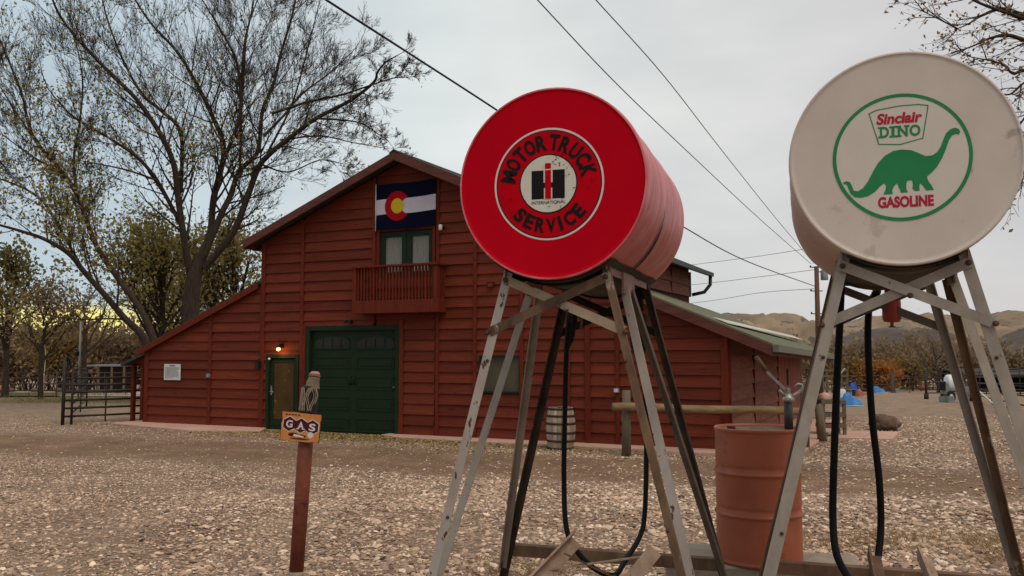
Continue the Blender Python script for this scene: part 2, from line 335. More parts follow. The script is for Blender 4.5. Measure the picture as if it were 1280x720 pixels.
# ================================================================== GROUND
BO = gnd(912, 565)                       # near right corner of the barn, on the ground
VPL = 2300.0; _l = sqrt(VPL**2+FPX**2)
EX = Vector((VPL/_l, -FPX/_l, 0)); EY = Vector((FPX/_l, VPL/_l, 0)); BROT = atan2(EX.y, EX.x)
def ground_material():
    m = bpy.data.materials.new('gravel_yard'); m.use_nodes = True; t = m.node_tree; n = t.nodes; l = t.links; b = n['Principled BSDF']; b.inputs['Roughness'].default_value = .95; b.inputs['Specular IOR Level'].default_value = .2
    co = n.new('ShaderNodeTexCoord'); P = co.outputs['Object']
    def noise(sc, de=5, ro=.55, src=P):
        x = n.new('ShaderNodeTexNoise'); x.inputs['Scale'].default_value = sc; x.inputs['Detail'].default_value = de; x.inputs['Roughness'].default_value = ro; l.new(src, x.inputs['Vector']); return x.outputs['Fac']
    def ramp(f, stops):
        x = n.new('ShaderNodeValToRGB'); e = x.color_ramp.elements
        e[0].position, e[0].color = stops[0][0], (*stops[0][1], 1); e[1].position, e[1].color = stops[-1][0], (*stops[-1][1], 1)
        for p, c in stops[1:-1]: k = e.new(p); k.color = (*c, 1)
        l.new(f, x.inputs[0]); return x.outputs[0]
    def mix(f, a, c):
        x = n.new('ShaderNodeMix'); x.data_type = 'RGBA'
        if isinstance(f, float): x.inputs[0].default_value = f
        else: l.new(f, x.inputs[0])
        for i, s_ in ((6, a), (7, c)):
            if isinstance(s_, tuple): x.inputs[i].default_value = (*s_, 1)
            else: l.new(s_, x.inputs[i])
        return x.outputs[2]
    def M(op, a, c=None, d=None, cl=False):
        x = n.new('ShaderNodeMath'); x.operation = op; x.use_clamp = cl
        for i, s_ in enumerate((a, c, d)):
            if s_ is None: continue
            if isinstance(s_, (int, float)): x.inputs[i].default_value = s_
            else: l.new(s_, x.inputs[i])
        return x.outputs[0]
    vo = n.new('ShaderNodeTexVoronoi'); vo.inputs['Scale'].default_value = 38; l.new(P, vo.inputs['Vector'])
    vcol = n.new('ShaderNodeSeparateColor'); l.new(vo.outputs['Color'], vcol.inputs[0])
    grav = ramp(vcol.outputs[0], [(0, (.085,.055,.038)), (.4, (.23,.15,.10)), (.75, (.43,.295,.20)), (1, (.68,.48,.34))])
    soil = ramp(noise(1.3, 8, .6), [(.3, (.17,.105,.066)), (.7, (.31,.20,.128))])
    base = mix(ramp(noise(5, 6, .6), [(.40, (0,0,0)), (.6, (1,1,1))]), grav, soil)
    # dirt track running along the barn front
    dot = n.new('ShaderNodeVectorMath'); dot.operation = 'DOT_PRODUCT'; dot.inputs[1].default_value = tuple(EY); l.new(P, dot.inputs[0])
    dx = n.new('ShaderNodeVectorMath'); dx.operation = 'DOT_PRODUCT'; dx.inputs[1].default_value = tuple(EX); l.new(P, dx.inputs[0])
    yb = M('SUBTRACT', dot.outputs['Value'], BO.dot(EY)); xb = M('SUBTRACT', dx.outputs['Value'], BO.dot(EX))
    nzw = M('MULTIPLY', M('SUBTRACT', noise(.5, 4, .6), .5), 1.6)
    cen = M('ADD', M('MULTIPLY', xb, .11), -3.15)
    dd = M('ABSOLUTE', M('ADD', M('SUBTRACT', yb, cen), nzw))
    track = M('MULTIPLY', M('SUBTRACT', 1.75, dd), 1.6, cl=True)
    tcol = ramp(noise(1.1, 8, .65), [(.3, (.15,.088,.052)), (.5, (.215,.125,.073)), (.72, (.33,.205,.12))])
    c = mix(M('MULTIPLY', track, .85), base, tcol)
    # far yard: pinkish tan, evens out
    sepn = n.new('ShaderNodeSeparateXYZ'); l.new(P, sepn.inputs[0])
    far = M('MULTIPLY', M('SUBTRACT', sepn.outputs[1], 19.0), .1, cl=True)
    fcol = ramp(noise(2.2, 12, .8), [(.38, (.17,.11,.074)), (.5, (.31,.21,.14)), (.62, (.47,.335,.23))])
    c = mix(M('MULTIPLY', far, .6), c, fcol)
    l.new(c, b.inputs['Base Color'])
    bp = n.new('ShaderNodeBump'); bp.inputs['Strength'].default_value = .8; bp.inputs['Distance'].default_value = .03
    h = M('ADD', M('MULTIPLY', vo.outputs['Distance'], -1.0), M('MULTIPLY', noise(12, 6), 1.2)); l.new(h, bp.inputs['Height']); l.new(bp.outputs[0], b.inputs['Normal'])
    return m
g = MB()
xs = [-900,-300,-100]+[-40+i*1.0 for i in range(81)]+[100,300,900]; ys = [-200,-30]+[i*1.0 for i in range(0,61)]+[64,68,72,76,80,84,88,92,96,100,120,200,500,1500]
from mathutils import noise as mno
def gh(x, y):
    a = max(0, 1-abs(x)/38)*max(0, 1-abs(y-25)/34)
    return (mno.noise(Vector((x*.23, y*.23, 3)))*.05+mno.noise(Vector((x*.7, y*.7, 9)))*.02)*min(1, a*4)
vs = [(x, y, gh(x, y)+tz(y)) for y in ys for x in xs]; nx = len(xs)
g.add(vs, [(j*nx+i, j*nx+i+1, (j+1)*nx+i+1, (j+1)*nx+i) for j in range(len(ys)-1) for i in range(nx-1)], True)
tag(g.build('ground', ground_material()), kind='structure')

# gravel stones (one mass of real stones)
def icosa():
    p = (1+sqrt(5))/2
    v = np.array([(-1,p,0),(1,p,0),(-1,-p,0),(1,-p,0),(0,-1,p),(0,1,p),(0,-1,-p),(0,1,-p),(p,0,-1),(p,0,1),(-p,0,-1),(-p,0,1)], float); v /= np.linalg.norm(v[0])
    f = np.array([(0,11,5),(0,5,1),(0,1,7),(0,7,10),(0,10,11),(1,5,9),(5,11,4),(11,10,2),(10,7,6),(7,1,8),(3,9,4),(3,4,2),(3,2,6),(3,6,8),(3,8,9),(4,9,5),(2,4,11),(6,2,10),(8,6,7),(9,8,1)])
    return v, f
def scatter_stones(name, mtl, pts, sizes, seed, flat=.45, coarse=False):
    R = np.random.RandomState(seed); v, f = icosa(); n = len(pts)
    if coarse: v = np.array([(1,0,0),(-1,0,0),(0,1,0),(0,-1,0),(0,0,1),(0,0,-1)], float)*1.15; f = np.array([(0,2,4),(2,1,4),(1,3,4),(3,0,4),(2,0,5),(1,2,5),(3,1,5),(0,3,5)])
    K = len(v); J = v[None]*(1+R.uniform(-.25, .25, (n, K, 1)))
    J = J*np.stack([R.uniform(.7, 1.35, n), R.uniform(.7, 1.1, n), R.uniform(flat*.6, flat*1.3, n)], 1)[:, None, :]*sizes[:, None, None]
    a = R.uniform(0, 2*pi, n); c, s = np.cos(a), np.sin(a); t = R.uniform(-.35, .35, n); ct, st = np.cos(t), np.sin(t)
    x = J[..., 0]*ct[:, None]+J[..., 2]*st[:, None]; z = -J[..., 0]*st[:, None]+J[..., 2]*ct[:, None]; y = J[..., 1]
    X = x*c[:, None]-y*s[:, None]; Y = x*s[:, None]+y*c[:, None]
    V = np.stack([X, Y, z], -1)+pts[:, None, :]
    F = (f[None]+(np.arange(n)*K)[:, None, None]).reshape(-1, 3)
    me = bpy.data.meshes.new(name); me.vertices.add(n*K); me.vertices.foreach_set('co', V.astype(np.float32).ravel())
    me.loops.add(len(F)*3); me.loops.foreach_set('vertex_index', F.astype(np.int32).ravel()); me.polygons.add(len(F))
    me.polygons.foreach_set('loop_start', np.arange(0, len(F)*3, 3, dtype=np.int32)); me.polygons.foreach_set('use_smooth', np.zeros(len(F), bool)) 
    me.update(); me.validate(); me.materials.append(mtl)
    o = bpy.data.objects.new(name, me); COL.objects.link(o); return o
R = np.random.RandomState(3)
cand = []; XLg = -16.4
def stone_field(n, d0, d1, med, sd, mx, seed):
    R = np.random.RandomState(seed); c = []
    while len(c) < n:
        d = d0*(d1/d0)**R.rand(); x = R.uniform(-.64, .64)*d*1.06+R.uniform(-.4, .4)
        P_ = Vector((x, d, 0)); yb = (P_-BO).dot(EY); xb = (P_-BO).dot(EX)
        if yb > -.9 and xb < 1.2 and xb > XLg: continue
        if yb > -.3 and xb < 1.4 and xb > -2: continue
        cen = xb*.11-3.15; w = 1.75+mno.noise(Vector((x*.5, d*.5, 0)))*.7
        if abs(yb-cen) < w and R.rand() > .12: continue
        if mno.noise(Vector((x*.9, d*.9, 5))) < -.12 and R.rand() > .45: continue
        c.append((x, d))
    c = np.array(c); sz = np.clip(np.exp(R.normal(math.log(med), sd, n)), .006, mx)*np.clip(1+.05*c[:, 0], .72, 1.12)
    z = np.array([gh(a, b)+tz(b) for a, b in c]); return np.stack([c[:, 0], c[:, 1], z+sz*.18], 1), sz
p_, z_ = stone_field(48000, 6.6, 12.5, .0145, .55, .055, 3)
tag(scatter_stones('gravel', M_pebble, p_, z_, 5), 'loose tan and grey gravel stones nearest the tank stands', 'gravel', kind='stuff')
p_, z_ = stone_field(80000, 11, 27, .0145, .42, .03, 4)
tag(scatter_stones('gravel', M_pebble, p_, z_, 6, coarse=True), 'fine pale gravel spread across the far half of the yard', 'gravel', kind='stuff')

# ================================================================== HILLS
def hill_strip(name, Yc, prof, depth, mtl, seed, rough=1.0, base=-6):
    """terrain whose skyline runs through prof (pixels) when seen from the yard"""
    b = MB(); us = np.linspace(prof[0][0], prof[-1][0], 420); nd = 60; vs = []
    px = [p[0] for p in prof]; pv = [p[1] for p in prof]
    for j in range(nd):
        t = j/(nd-1)
        for u in us:
            top = at(u, float(np.interp(u, px, pv)), Yc); h = max(top.z, .5)
            y = Yc+(t-.62)*depth
            env = math.sin(min(t/.62, 1)*pi/2)**1.15 if t <= .62 else cos((t-.62)/.38*pi/2)
            q = Vector((top.x*.052, y*.02, seed))
            rid = (1-abs(mno.noise(q*1.0))*2)*.5+(1-abs(mno.noise(q*2.3))*2)*.25+(1-abs(mno.noise(q*5.1))*2)*.16+(1-abs(mno.noise(q*11))*2)*.07
            gul = (rid-.6)*h*.58*rough*sin(min(1, env)*pi*.88)
            vs.append((top.x*(y/Yc)*1.0 if False else top.x, y, base+(h-base)*env+gul))
    n = len(us); b.add(vs, [(j*n+i, j*n+i+1, (j+1)*n+i+1, (j+1)*n+i) for j in range(nd-1) for i in range(n-1)], True)
    return tag(b.build(name, mtl), kind='structure')
def hill_mat(name, a, b_, c, sc):
    return mat(name, a, b_, scale=sc, rough=.95, bump=.8, bscale=sc*8, c3=c, c3pos=.54, c3scale=sc*1.7, detail=9)
H_tan = hill_mat('tan_hillside', (.31, .215, .13), (.17, .12, .08), (.10, .075, .06), .05)
H_grey = hill_mat('grey_shale_hillside', (.12, .085, .066), (.065, .048, .040), (.20, .145, .10), .07)
H_far = hill_mat('pale_far_hills', (.27, .2, .17), (.19, .145, .13), (.15, .12, .11), .01)
hill_strip('far_hills', 620, [(-700,432),(-200,425),(60,436),(120,430),(200,418),(300,424),(600,430),(1015,412),(1060,418),(1500,415),(2000,425)], 300, H_far, 9, .5)
hill_strip('hills', 330, [(600,432),(700,418),(800,402),(880,395),(925,392),(965,397),(985,405),(1010,413),(1035,411),(1060,402),(1100,394),(1140,397),(1170,399),(1210,394),(1245,392),(1290,393),(1400,380),(1700,395),(2000,430)], 230, H_tan, 2, 1)
hill_strip('shale_hill', 190, [(880,452),(915,440),(960,436),(1000,436),(1040,428),(1075,416),(1105,409),(1140,407),(1165,413),(1190,425),(1230,437),(1262,424),(1290,410),(1350,400),(1500,420),(1800,450)], 90, H_grey, 5, .8)

# ================================================================== BARN
barn = thing('barn', 'large dark red board barn with gabled loft, green doors and lean-to wings', 'barn', BO, BROT)
def fac(u, v, off=0.0):
    """pixel -> (x,z) on the barn front, off metres in front of the wall"""
    d = ray(u, v); nrm = -EY; t = ((BO-EY*off)-CAM).dot(nrm)/d.dot(nrm); p = CAM+d*t
    return ((p-BO).dot(EX), p.z)
def frect(u0, v0, u1, v1, off=0.0):
    a = fac(u0, v0, off); b = fac(u1, v0, off); c = fac(u0, v1, off); d = fac(u1, v1, off)
    return (a[0]+c[0])/2, (b[0]+d[0])/2, (c[1]+d[1])/2, (a[1]+b[1])/2
XL = fac(182, 500)[0]; XML = fac(329, 380)[0]; XA, ZA = fac(492, 188, .45)
xe, ze = fac(303, 300, .45)
XMR = fac(735, 350)[0]
xrt, zrt = fac(757, 293, .45); slmr = (ZA-zrt)/(xrt-XA)
slm = (ZA-ze)/(XA-xe)                                   # main roof slope
hov = .45
def zmain(x): return ZA-(XA-x)*slm if x < XA else ZA-(x-XA)*slmr
# right lean-to roof line
p0 = fac(807, 366.7, .25); p1 = fac(966, 430.6, .25); slr = (p0[1]-p1[1])/(p1[0]-p0[0])
def zr(x): return p1[1]+(p1[0]-x)*slr
q0 = fac(173, 436, .12); q1 = fac(329, 348, .12); sll = (q1[1]-q0[1])/(q1[0]-q0[0])
def zl(x): return q0[1]+(x-q0[0])*sll
LEN = 8.6; LENL = 10.6
RT_ = .10                                              # roof thickness allowance under the roof top line
# solid wall core
w = MB(); w.prism([(XML,0),(XMR,0),(XMR,zmain(XMR)-.18),(XA,ZA-.25),(XML,zmain(XML)-.18)], LEN, .10)
w.prism([(XL,0),(XML-.002,0),(XML-.002,zl(XML)-.1),(XL,zl(XL)-.1)], LENL, .10)
w.build('wall', M_wallin, barn)
w = MB(); w.prism([(XMR+.002,-.3),(-.03,-.3),(-.03,zr(-.03)-.16),(XMR+.002,zr(XMR)-.16)], .26, .10); w.box((-.2, .262, -.4), (-.031, LENL, zr(-.03)-.42)); w.build('wall', M_wallin, barn)

OPEN = {'door': frect(333, 443, 374, 538), 'garage': frect(383, 407, 500, 546), 'window': frect(599, 444, 652, 492), 'loft': frect(471, 284, 545, 334)}
OPEN['loft'] = (OPEN['loft'][0], OPEN['loft'][1], OPEN['loft'][2]-.25, OPEN['loft'][3])
for k in ('door', 'garage'): a = OPEN[k]; OPEN[k] = (a[0], a[1], -.1, a[3])
bat_px = [(183,480), (264,460), (329,420), (380,330), (470,320), (547,320), (595,400), (653,440), (773,500), (912,500)]
BX = [fac(u, v)[0] for u, v in bat_px]; BX[0] = XL+.05; BX[2] = XML; BX[-1] = -.06
BX.insert(8, (BX[7]+BX[8])/2)
def board_pieces(x0, x1, z0, z1):
    rs = [(x0, x1, z0, z1)]
    for o in OPEN.values():
        nr = []
        for a in rs:
            ix0, ix1, iz0, iz1 = max(a[0], o[0]), min(a[1], o[1]), max(a[2], o[2]), min(a[3], o[3])
            if ix0 >= ix1-1e-4 or iz0 >= iz1-1e-4: nr.append(a); continue
            if ix0-a[0] > .04: nr.append((a[0], ix0, a[2], a[3]))
            if a[1]-ix1 > .04: nr.append((ix1, a[1], a[2], a[3]))
            if a[3]-iz1 > .03: nr.append((ix0, ix1, iz1, a[3]))
            if iz0-a[2] > .03: nr.append((ix0, ix1, a[2], iz0))
        rs = nr
    return rs
ROWH = .245; nrow = int(ZA/ROWH)+2
bj = random.Random(11)
for s in range(len(BX)-1):
    xa, xb_ = BX[s]+.045, BX[s+1]-.045
    if BX[s+1] <= XML+.01: lines = [(-sll, 1, q0[1]-sll*q0[0]-.10)]
    elif BX[s] >= XMR-.01: lines = [(slr, 1, p1[1]+slr*p1[0]-.16)]
    else: lines = [(slmr, 1, ZA+slmr*XA-.16), (-slm, 1, ZA-slm*XA-.16)]
    xcuts = [(xa, xb_, lines)]
    if BX[s] < XMR-.01 < BX[s+1]-.05:
        xcuts = [(xa, XMR-.04, lines), (XMR+.04, xb_, [(slr, 1, p1[1]+slr*p1[0]-.16)])]
    for (ca, cb, ln) in xcuts:
        for r in range(nrow):
            z0, z1 = .03+r*ROWH, .03+(r+1)*ROWH+.012
            for (a, b_, c, d) in board_pieces(ca, cb, z0, z1):
                poly = [(a, c), (b_, c), (b_, d), (a, d)]
                for (la, lb, lc) in ln: poly = clip(poly, la, lb, lc)
                if len(poly) < 3 or max(p[1] for p in poly)-min(p[1] for p in poly) < .03: continue
                jj = bj.uniform(-.004, .004); jt = bj.uniform(-.003, .003)
                fn = lambda x, z, z0=z0, z1=z1: -(.006+(z1-z)/(z1-z0)*.042)+jj+jt*(x-a)
                zr_ = bj.uniform(0, .006)
                MB().prism([(x, z-zr_ if abs(z-z0) < 1e-6 else z) for x, z in poly], .099, fn).build('siding_board', M_board, barn)
# battens and corner boards
def batten(x, z0, z1, w_=.085, y=-.065, m=None):
    MB().box((x-w_/2, y, z0), (x+w_/2, .098, z1)).build('batten', m or M_trim, barn, bevel=.004)
for i, x in enumerate(BX):
    top = (zl(x)-.11 if x < XML-.01 else zr(x)-.17 if x > XMR+.01 else zmain(x)-.20)
    if i == 2: batten(x+.03, 0, zmain(x)-.2, .13); continue
    if i in (4, 5):
        batten(x+(-.03 if i == 4 else .03), OPEN['garage'][3]+.05 if i == 4 else .02, top); continue
    batten(x, .01, top, .14 if i in (0, len(BX)-1) else .085)
batten(XMR, .02, zmain(XMR)-.2, .12)
ga = OPEN['garage']
batten(ga[0]-.05, .02, ga[3]+.02); batten(ga[1]+.06, .02, ga[3]+.13, .11)

# roofs
def slab_roof(name, m, x0, z0, x1, z1, y0, y1, th):
    dx, dz = x1-x0, z1-z0; L = sqrt(dx*dx+dz*dz); nxx, nzz = -dz/L, dx/L
    if nzz < 0: nxx, nzz = -nxx, -nzz
    poly = [(x0, z0), (x1, z1), (x1-nxx*th, z1-nzz*th), (x0-nxx*th, z0-nzz*th)]
    return MB().prism(poly, y1, y0).build(name, m, barn)
slab_roof('roof', M_shingle, xe, ze, XA, ZA, -.40, LEN+.4, .09)
slab_roof('roof', M_shingle, XA, ZA-.002, xrt, zrt, -.40, LEN+.4, .09)
MB().prism([(XA-.14, ZA-.055), (XA, ZA+.035), (XA+.14, ZA-.055), (XA+.1, ZA-.06), (XA, ZA+.005), (XA-.1, ZA-.06)], LEN+.3, -.46).build('ridge_cap', M_shingle, barn)
def rake(xa, za, xb, zb, y, dz=.19, m=M_rake, top=0):
    return MB().prism([(xa, za-top), (xb, zb-top), (xb, zb-top-dz), (xa, za-top-dz)], y+.045, y).build('rake_board', m, barn)
rake(xe, ze, XA, ZA, -.446, .20, top=.02); rake(XA+.002, ZA, xrt, zrt, -.446, .20, top=.02)
# soffit edge + dark fascia on the left eave end
MB().box((xe-.02, -.38, ze-.22), (xe+.03, LEN, ze-.03)).build('fascia', M_rake, barn)
# left lean-to roof
slab_roof('roof', M_shingle, q0[0], q0[1], XML-.07, zl(XML-.07), -.13, LENL+.3, .06)
rake(q0[0], q0[1], XML-.07, zl(XML-.07), -.16, .16, m=M_trim, top=.035)
# right lean-to roof: ribbed green metal that dips slightly towards the back
nseg = 150
rb = MB(); xr0, xr1 = XMR+.06, p1[0]; y0r, y1r = -.25, LENL+.35; vs = []; SAG = .021
def eave_dip(y): return -SAG*max(0, y)
for i in range(nseg+1):
    y = y0r+(y1r-y0r)*i/nseg; rib = .018*(1 if i % 3 == 0 else 0)
    for (x, z) in ((xr0, zr(xr0)), (xr1, zr(xr1))):
        dip = eave_dip(y) if x > xr0+.1 else -.034*max(0, y)
        vs.append((x, y, z+rib+dip)); vs.append((x, y, z-.035+dip))
fs = []
for i in range(nseg):
    a = i*4; b_ = a+4
    fs += [(a, b_, b_+2, a+2), (a+1, a+3, b_+3, b_+1), (a+2, b_+2, b_+3, a+3), (a, a+1, b_+1, b_)]
fs += [(0, 2, 3, 1), (nseg*4, nseg*4+1, nseg*4+3, nseg*4+2)]
rb.add(vs, fs); rb.build('roof', M_groof, barn)
rake(XMR+.06, zr(XMR+.06), xr1-.02, zr(xr1-.02), -.27, .2, top=.02)
# pale translucent strip lying up the green roof
fl = MB(); xf = p1[0]-1.25
fl.prism_axis([(0,0,0),(.30,0,-.30*slr),(.30,0,-.30*slr+.012),(0,0,.012)], (xf, .25, zr(xf)+.03), (xf+.25, LENL-1.0, zr(xf)+.03-.25*slr-.12)); fl.build('roof_light_strip', mat('pale_fibreglass', (.55,.52,.42), (.42,.39,.3), scale=3, rough=.6), barn)
# gutter on the right eave
gt = MB(); gy1 = LENL+.35
gt.bar((xr1+.055, y0r, zr(xr1)-.075), (xr1+.055, gy1, zr(xr1)-.075+eave_dip(gy1)), (.06, 0, 0), (0, 0, .065)); gt.build('gutter', M_gutter, barn)
MB().bar((xr1-.07, y0r+.03, zr(xr1)-.16), (xr1-.07, gy1-.1, zr(xr1)-.16+eave_dip(gy1)), (.05, 0, 0), (0, 0, .05)).build('fascia', M_rake, barn)
# main right eave gutter and downspout
MB().bar((xrt+.05, -.38, zrt-.09), (xrt+.05, LEN+.4, zrt-.09), (.055, 0, 0), (0, 0, .055)).build('gutter', M_dkgutter, barn)
MB().tube([(xrt+.03, LEN+.25, zrt-.14), (xrt+.02, LEN+.25, zrt-.40), (xrt-.15, LEN+.2, zrt-.62), (XMR+.08, LEN+.05, zrt-.70)], .055, 8).build('downspout', M_dkgutter, barn)
MB().tube([(XMR-.3, LEN-4.5, zmain(XMR)+.05), (XMR-.3, LEN-4.5, zmain(XMR)+1.15)], .03, 8).build('vent_pipe', M_greytin, barn)

# main side wall above the right lean-to, and lean-to side wall
def side_boards(xw, y0, y1, zb, zt, mtl, segs, row=.30, tilt=0, prfx='side_board'):
    ys_ = np.linspace(y0, y1, segs+1); n = 0; k = int((zt-zb)/row)+1
    for i in range(segs):
        for r in range(k):
            z0 = zb+r*row; z1 = min(z0+row+.01, zt)
            if z1-z0 < .05: continue
            tl = bj.uniform(-1, 1)*.012+tilt
            a, b_ = ys_[i]+.035, ys_[i+1]-.035
            v = [(xw, a, z0), (xw+.06, a, z0), (xw+.012, a, z1), (xw, a, z1), (xw, b_, z0+tl), (xw+.06, b_, z0+tl), (xw+.012, b_, z1+tl), (xw, b_, z1+tl)]
            MB().add(v, [(0,1,2,3),(7,6,5,4),(0,4,5,1),(1,5,6,2),(2,6,7,3),(3,7,4,0)]).build('siding_board', mtl, barn); n += 1
    for i in range(segs+1):
        MB().box((xw, ys_[i]-.03, zb), (xw+.06, ys_[i]+.03, zt)).build('batten', M_trim, barn)
side_boards(XMR, .15, LEN, zr(XMR)-.1, zrt-.02, M_side, 4, .32)
zsid = zr(-.02)-.20
side_boards(-.03, .12, 2.67, .06, zsid-.03, M_side, 1, .30)
side_boards(-.03, 2.67, 6.04, .06, zsid-.10, M_side, 1, .30, tilt=.03)
for k in range(9): MB().box((-.03, 6.10+k*.5, .05), (.02+.004*(k % 3), 6.59+k*.5, zsid-.22)).build('siding_board', M_side2, barn)
MB().box((-.031, 7.4, 1.05), (.036, 7.7, 1.5)).build('side_opening', mat('dark_interior', (.008,.007,.007), rough=1), barn)
MB().box((-.03, .02, .01), (.045, .12, zsid)).build('batten', M_trim, barn)

# ---- entry door
def ringframe(x0, x1, z0, z1, w_, y0, y1, bottom=True):
    m = MB(); m.box((x0, y0, z0), (x0+w_, y1, z1)); m.box((x1-w_, y0, z0), (x1, y1, z1)); m.box((x0+w_, y0+.001, z1-w_), (x1-w_, y1, z1))
    if bottom: m.box((x0+w_, y0+.001, z0), (x1-w_, y1, z0+w_))
    return m
d = OPEN['door']; x0, x1, z1 = d[0]+.004, d[1]-.004, d[3]-.004
ringframe(x0, x1, 0, z1, .09, -.05, .096, False).build('door_frame', M_green, barn, bevel=.004)
dx0, dx1 = x0+.095, x1-.095
door = ringframe(dx0, dx1, .02, z1-.1, .105, .02, .075).box((dx0+.1, .021, .1), (dx1-.1, .074, .26)).build('entry_door', M_green, barn, bevel=.003)
MB().box((dx0+.108, .04, .27), (dx1-.108, .052, z1-.21)).build('pane', mat('warm_dim_glass', (.055,.035,.012), (.02,.014,.006), scale=1.6, rough=.07, c3=(.12,.09,.035), c3pos=.63, c3scale=4, emit=(.25,.12,.03,.06)), door)
MB().tube([(dx0+.05, .02, .95), (dx0+.05, -.04, .95), (dx0+.16, -.045, .95)], .012, 8).box((dx0+.03, .005, .87), (dx0+.07, .019, 1.1)).build('handle', M_chrome, door)
MB().lathe([(.0,0), (.03,0), (.03,.03), (0,.03)], 12, (dx0+.03, -.085, z1-.11), 'y').build('latch', M_white, door)
# ---- garage door
x0, x1, z1 = ga[0]+.004, ga[1]-.004, ga[3]-.004
ringframe(x0, x1, 0, z1, .11, -.055, .097, False).build('door_frame', M_green, barn, bevel=.004)
gx0, gx1 = x0+.115, x1-.115
gd = MB().box((gx0, .05, .02), (gx1, .095, z1-.112)).build('garage_door', M_green, barn)
mid = (gx0+gx1)/2
for (v0, v1) in ((446, 461), (470, 487), (496, 513), (522, 539)):
    zt = frect(400, v0, 440, v1)[3]; zb = frect(400, v0, 440, v1)[2]
    for (a, b_) in ((gx0+.07, mid-.09), (mid+.09, gx1-.07)):
        ringframe(a, b_, zb, zt, .035, .037, .052).box((a+.075, .04, zb+.07), (b_-.075, .052, zt-.07)).build('panel', M_green, gd, bevel=.005)
zb, zt = frect(400, 420, 440, 436)[2:]
for (a, b_) in ((gx0+.07, mid-.09), (mid+.09, gx1-.07)):
    arch = [(a+.02, zb), (b_-.02, zb), (b_-.02, zb+(zt-zb)*.62)]+[((a+b_)/2+((b_-a)/2-.02)*cos(t), zb+(zt-zb)*.62+(zt-zb)*.38*sin(t)) for t in [pi*k/10 for k in range(1, 10)]]+[(a+.02, zb+(zt-zb)*.62)]
    MB().prism(arch, .052, .043).build('pane', M_glassd, gd)
    mm = MB(); n_ = len(arch)
    for i in range(n_):
        p, q = arch[i], arch[(i+1) % n_]; mm.beam((p[0], .038, p[1]), (q[0], .038, q[1]), .022, .03)
    for k in (1, 2, 3):
        xm = a+(b_-a)*k/4; mm.beam((xm, .038, zb), (xm, .038, zb+(zt-zb)*.85), .012, .016, (1,0,0))
    mm.build('window_frame', M_green, gd)
    hx = mid-.06 if b_ < mid else mid+.06
    MB().tube([(hx, .045, 1.36), (hx, 0, 1.33), (hx, 0, 1.2), (hx, .045, 1.17)], .013, 8).build('handle', M_brush, gd)
MB().lathe([(.02,0),(.02,.04)], 10, (gx1-.06, .0, 1.12), 'y').build('lock', M_greytin, gd)
# ---- right window
x0, x1, z0, z1 = OPEN['window']
wf = ringframe(x0+.004, x1-.004, z0+.004, z1-.004, .045, -.045, .097).build('window', M_green, barn, bevel=.004)
MB().box((x0+.05, .03, z0+.05), (x1-.05, .04, z1-.05)).build('pane', mat('olive_window_glass', (.085,.075,.045), (.05,.045,.03), scale=1.2, rough=.08), wf)
# ---- loft doors
x0, x1, z0, z1 = OPEN['loft']
ringframe(x0+.01, x1-.01, z0, z1-.004, .07, -.03, .097, False).build('door_frame', M_trim, barn)
lx = [x0+.083, (x0+x1)/2-.004, (x0+x1)/2+.004, x1-.083]
for i in range(2):
    a, b_ = lx[2*i], lx[2*i+1]
    lf = ringframe(a, b_, z0+.02, z1-.08, .13, .03, .07).build('loft_door', M_green, barn, bevel=.003)
    MB().box((a+.132, .045, z0+.15), (b_-.132, .051, z1-.212)).build('pane', mat('clear_glass_%d' % i, (.5,.5,.5), rough=.05), lf)
    cu = MB(); nn = 40; vs = []
    for k in range(nn+1):
        x = a+.132+(b_-a-.264)*k/nn; yy = .082+.011*sin(k*1.1+i); vs += [(x, yy, z0+.12), (x, yy, z1-.21)]
    cu.add(vs, [(2*k, 2*k+2, 2*k+3, 2*k+1) for k in range(nn)], True); cu.build('curtain', M_curt, lf)
for m in (MATS['clear_glass_0'], MATS['clear_glass_1']):
    t = m.node_tree; b = t.nodes['Principled BSDF']; tr = t.nodes.new('ShaderNodeBsdfTransparent'); ms = t.nodes.new('ShaderNodeMixShader'); ms.inputs[0].default_value = .25; b.inputs['Roughness'].default_value = .03
    b.inputs['Base Color'].default_value = (.05,.05,.05,1)
    for l_ in list(b.inputs['Base Color'].links): t.links.remove(l_)
    t.links.new(tr.outputs[0], ms.inputs[1]); t.links.new(b.outputs[0], ms.inputs[2]); t.links.new(ms.outputs[0], t.nodes['Material Output'].inputs[0])
# ---- balcony
PB = .46
bx0, bz1 = fac(443, 333, PB); bx1, _ = fac(544, 330, PB); zbt = fac(494, 391, PB)[1]; zap = fac(494, 375, PB)[1]
bal = MB().box((bx0-.06, -PB, zbt), (bx1+.06, -.05, zap)).build('balcony', M_trim, barn, bevel=.006)
MB().box((bx0-.07, -PB-.03, bz1-.05), (bx1+.08, -PB+.09, bz1)).box((bx1-.04, -PB+.095, bz1-.05), (bx1+.08, -.06, bz1)).box((bx0-.07, -PB+.095, bz1-.05), (bx0+.05, -.06, bz1)).build('top_rail', M_trim, bal, bevel=.004)
for x in (bx0, bx1):
    MB().box((x-.05, -PB+.002, zap), (x+.05, -PB+.09, bz1-.052)).build('post', M_trim, bal)
nb = 24; bmesh_b = None
for k in range(nb):
    x = bx0+.09+(bx1-bx0-.18)*k/(nb-1)
    if bmesh_b is None:
        o = MB().box((-.018, -.02, zap), (.018, .02, bz1-.052)).build('baluster', M_trim, bal); bmesh_b = o.data
    else: o = bpy.data.objects.new('baluster', bmesh_b); COL.objects.link(o); o.parent = bal
    o.location = (x, -PB+.045, 0)
for side in (bx0, bx1):
    for k in range(4):
        o = bpy.data.objects.new('baluster', bmesh_b); COL.objects.link(o); o.parent = bal; o.location = (side, -PB+.16+k*.08, 0)
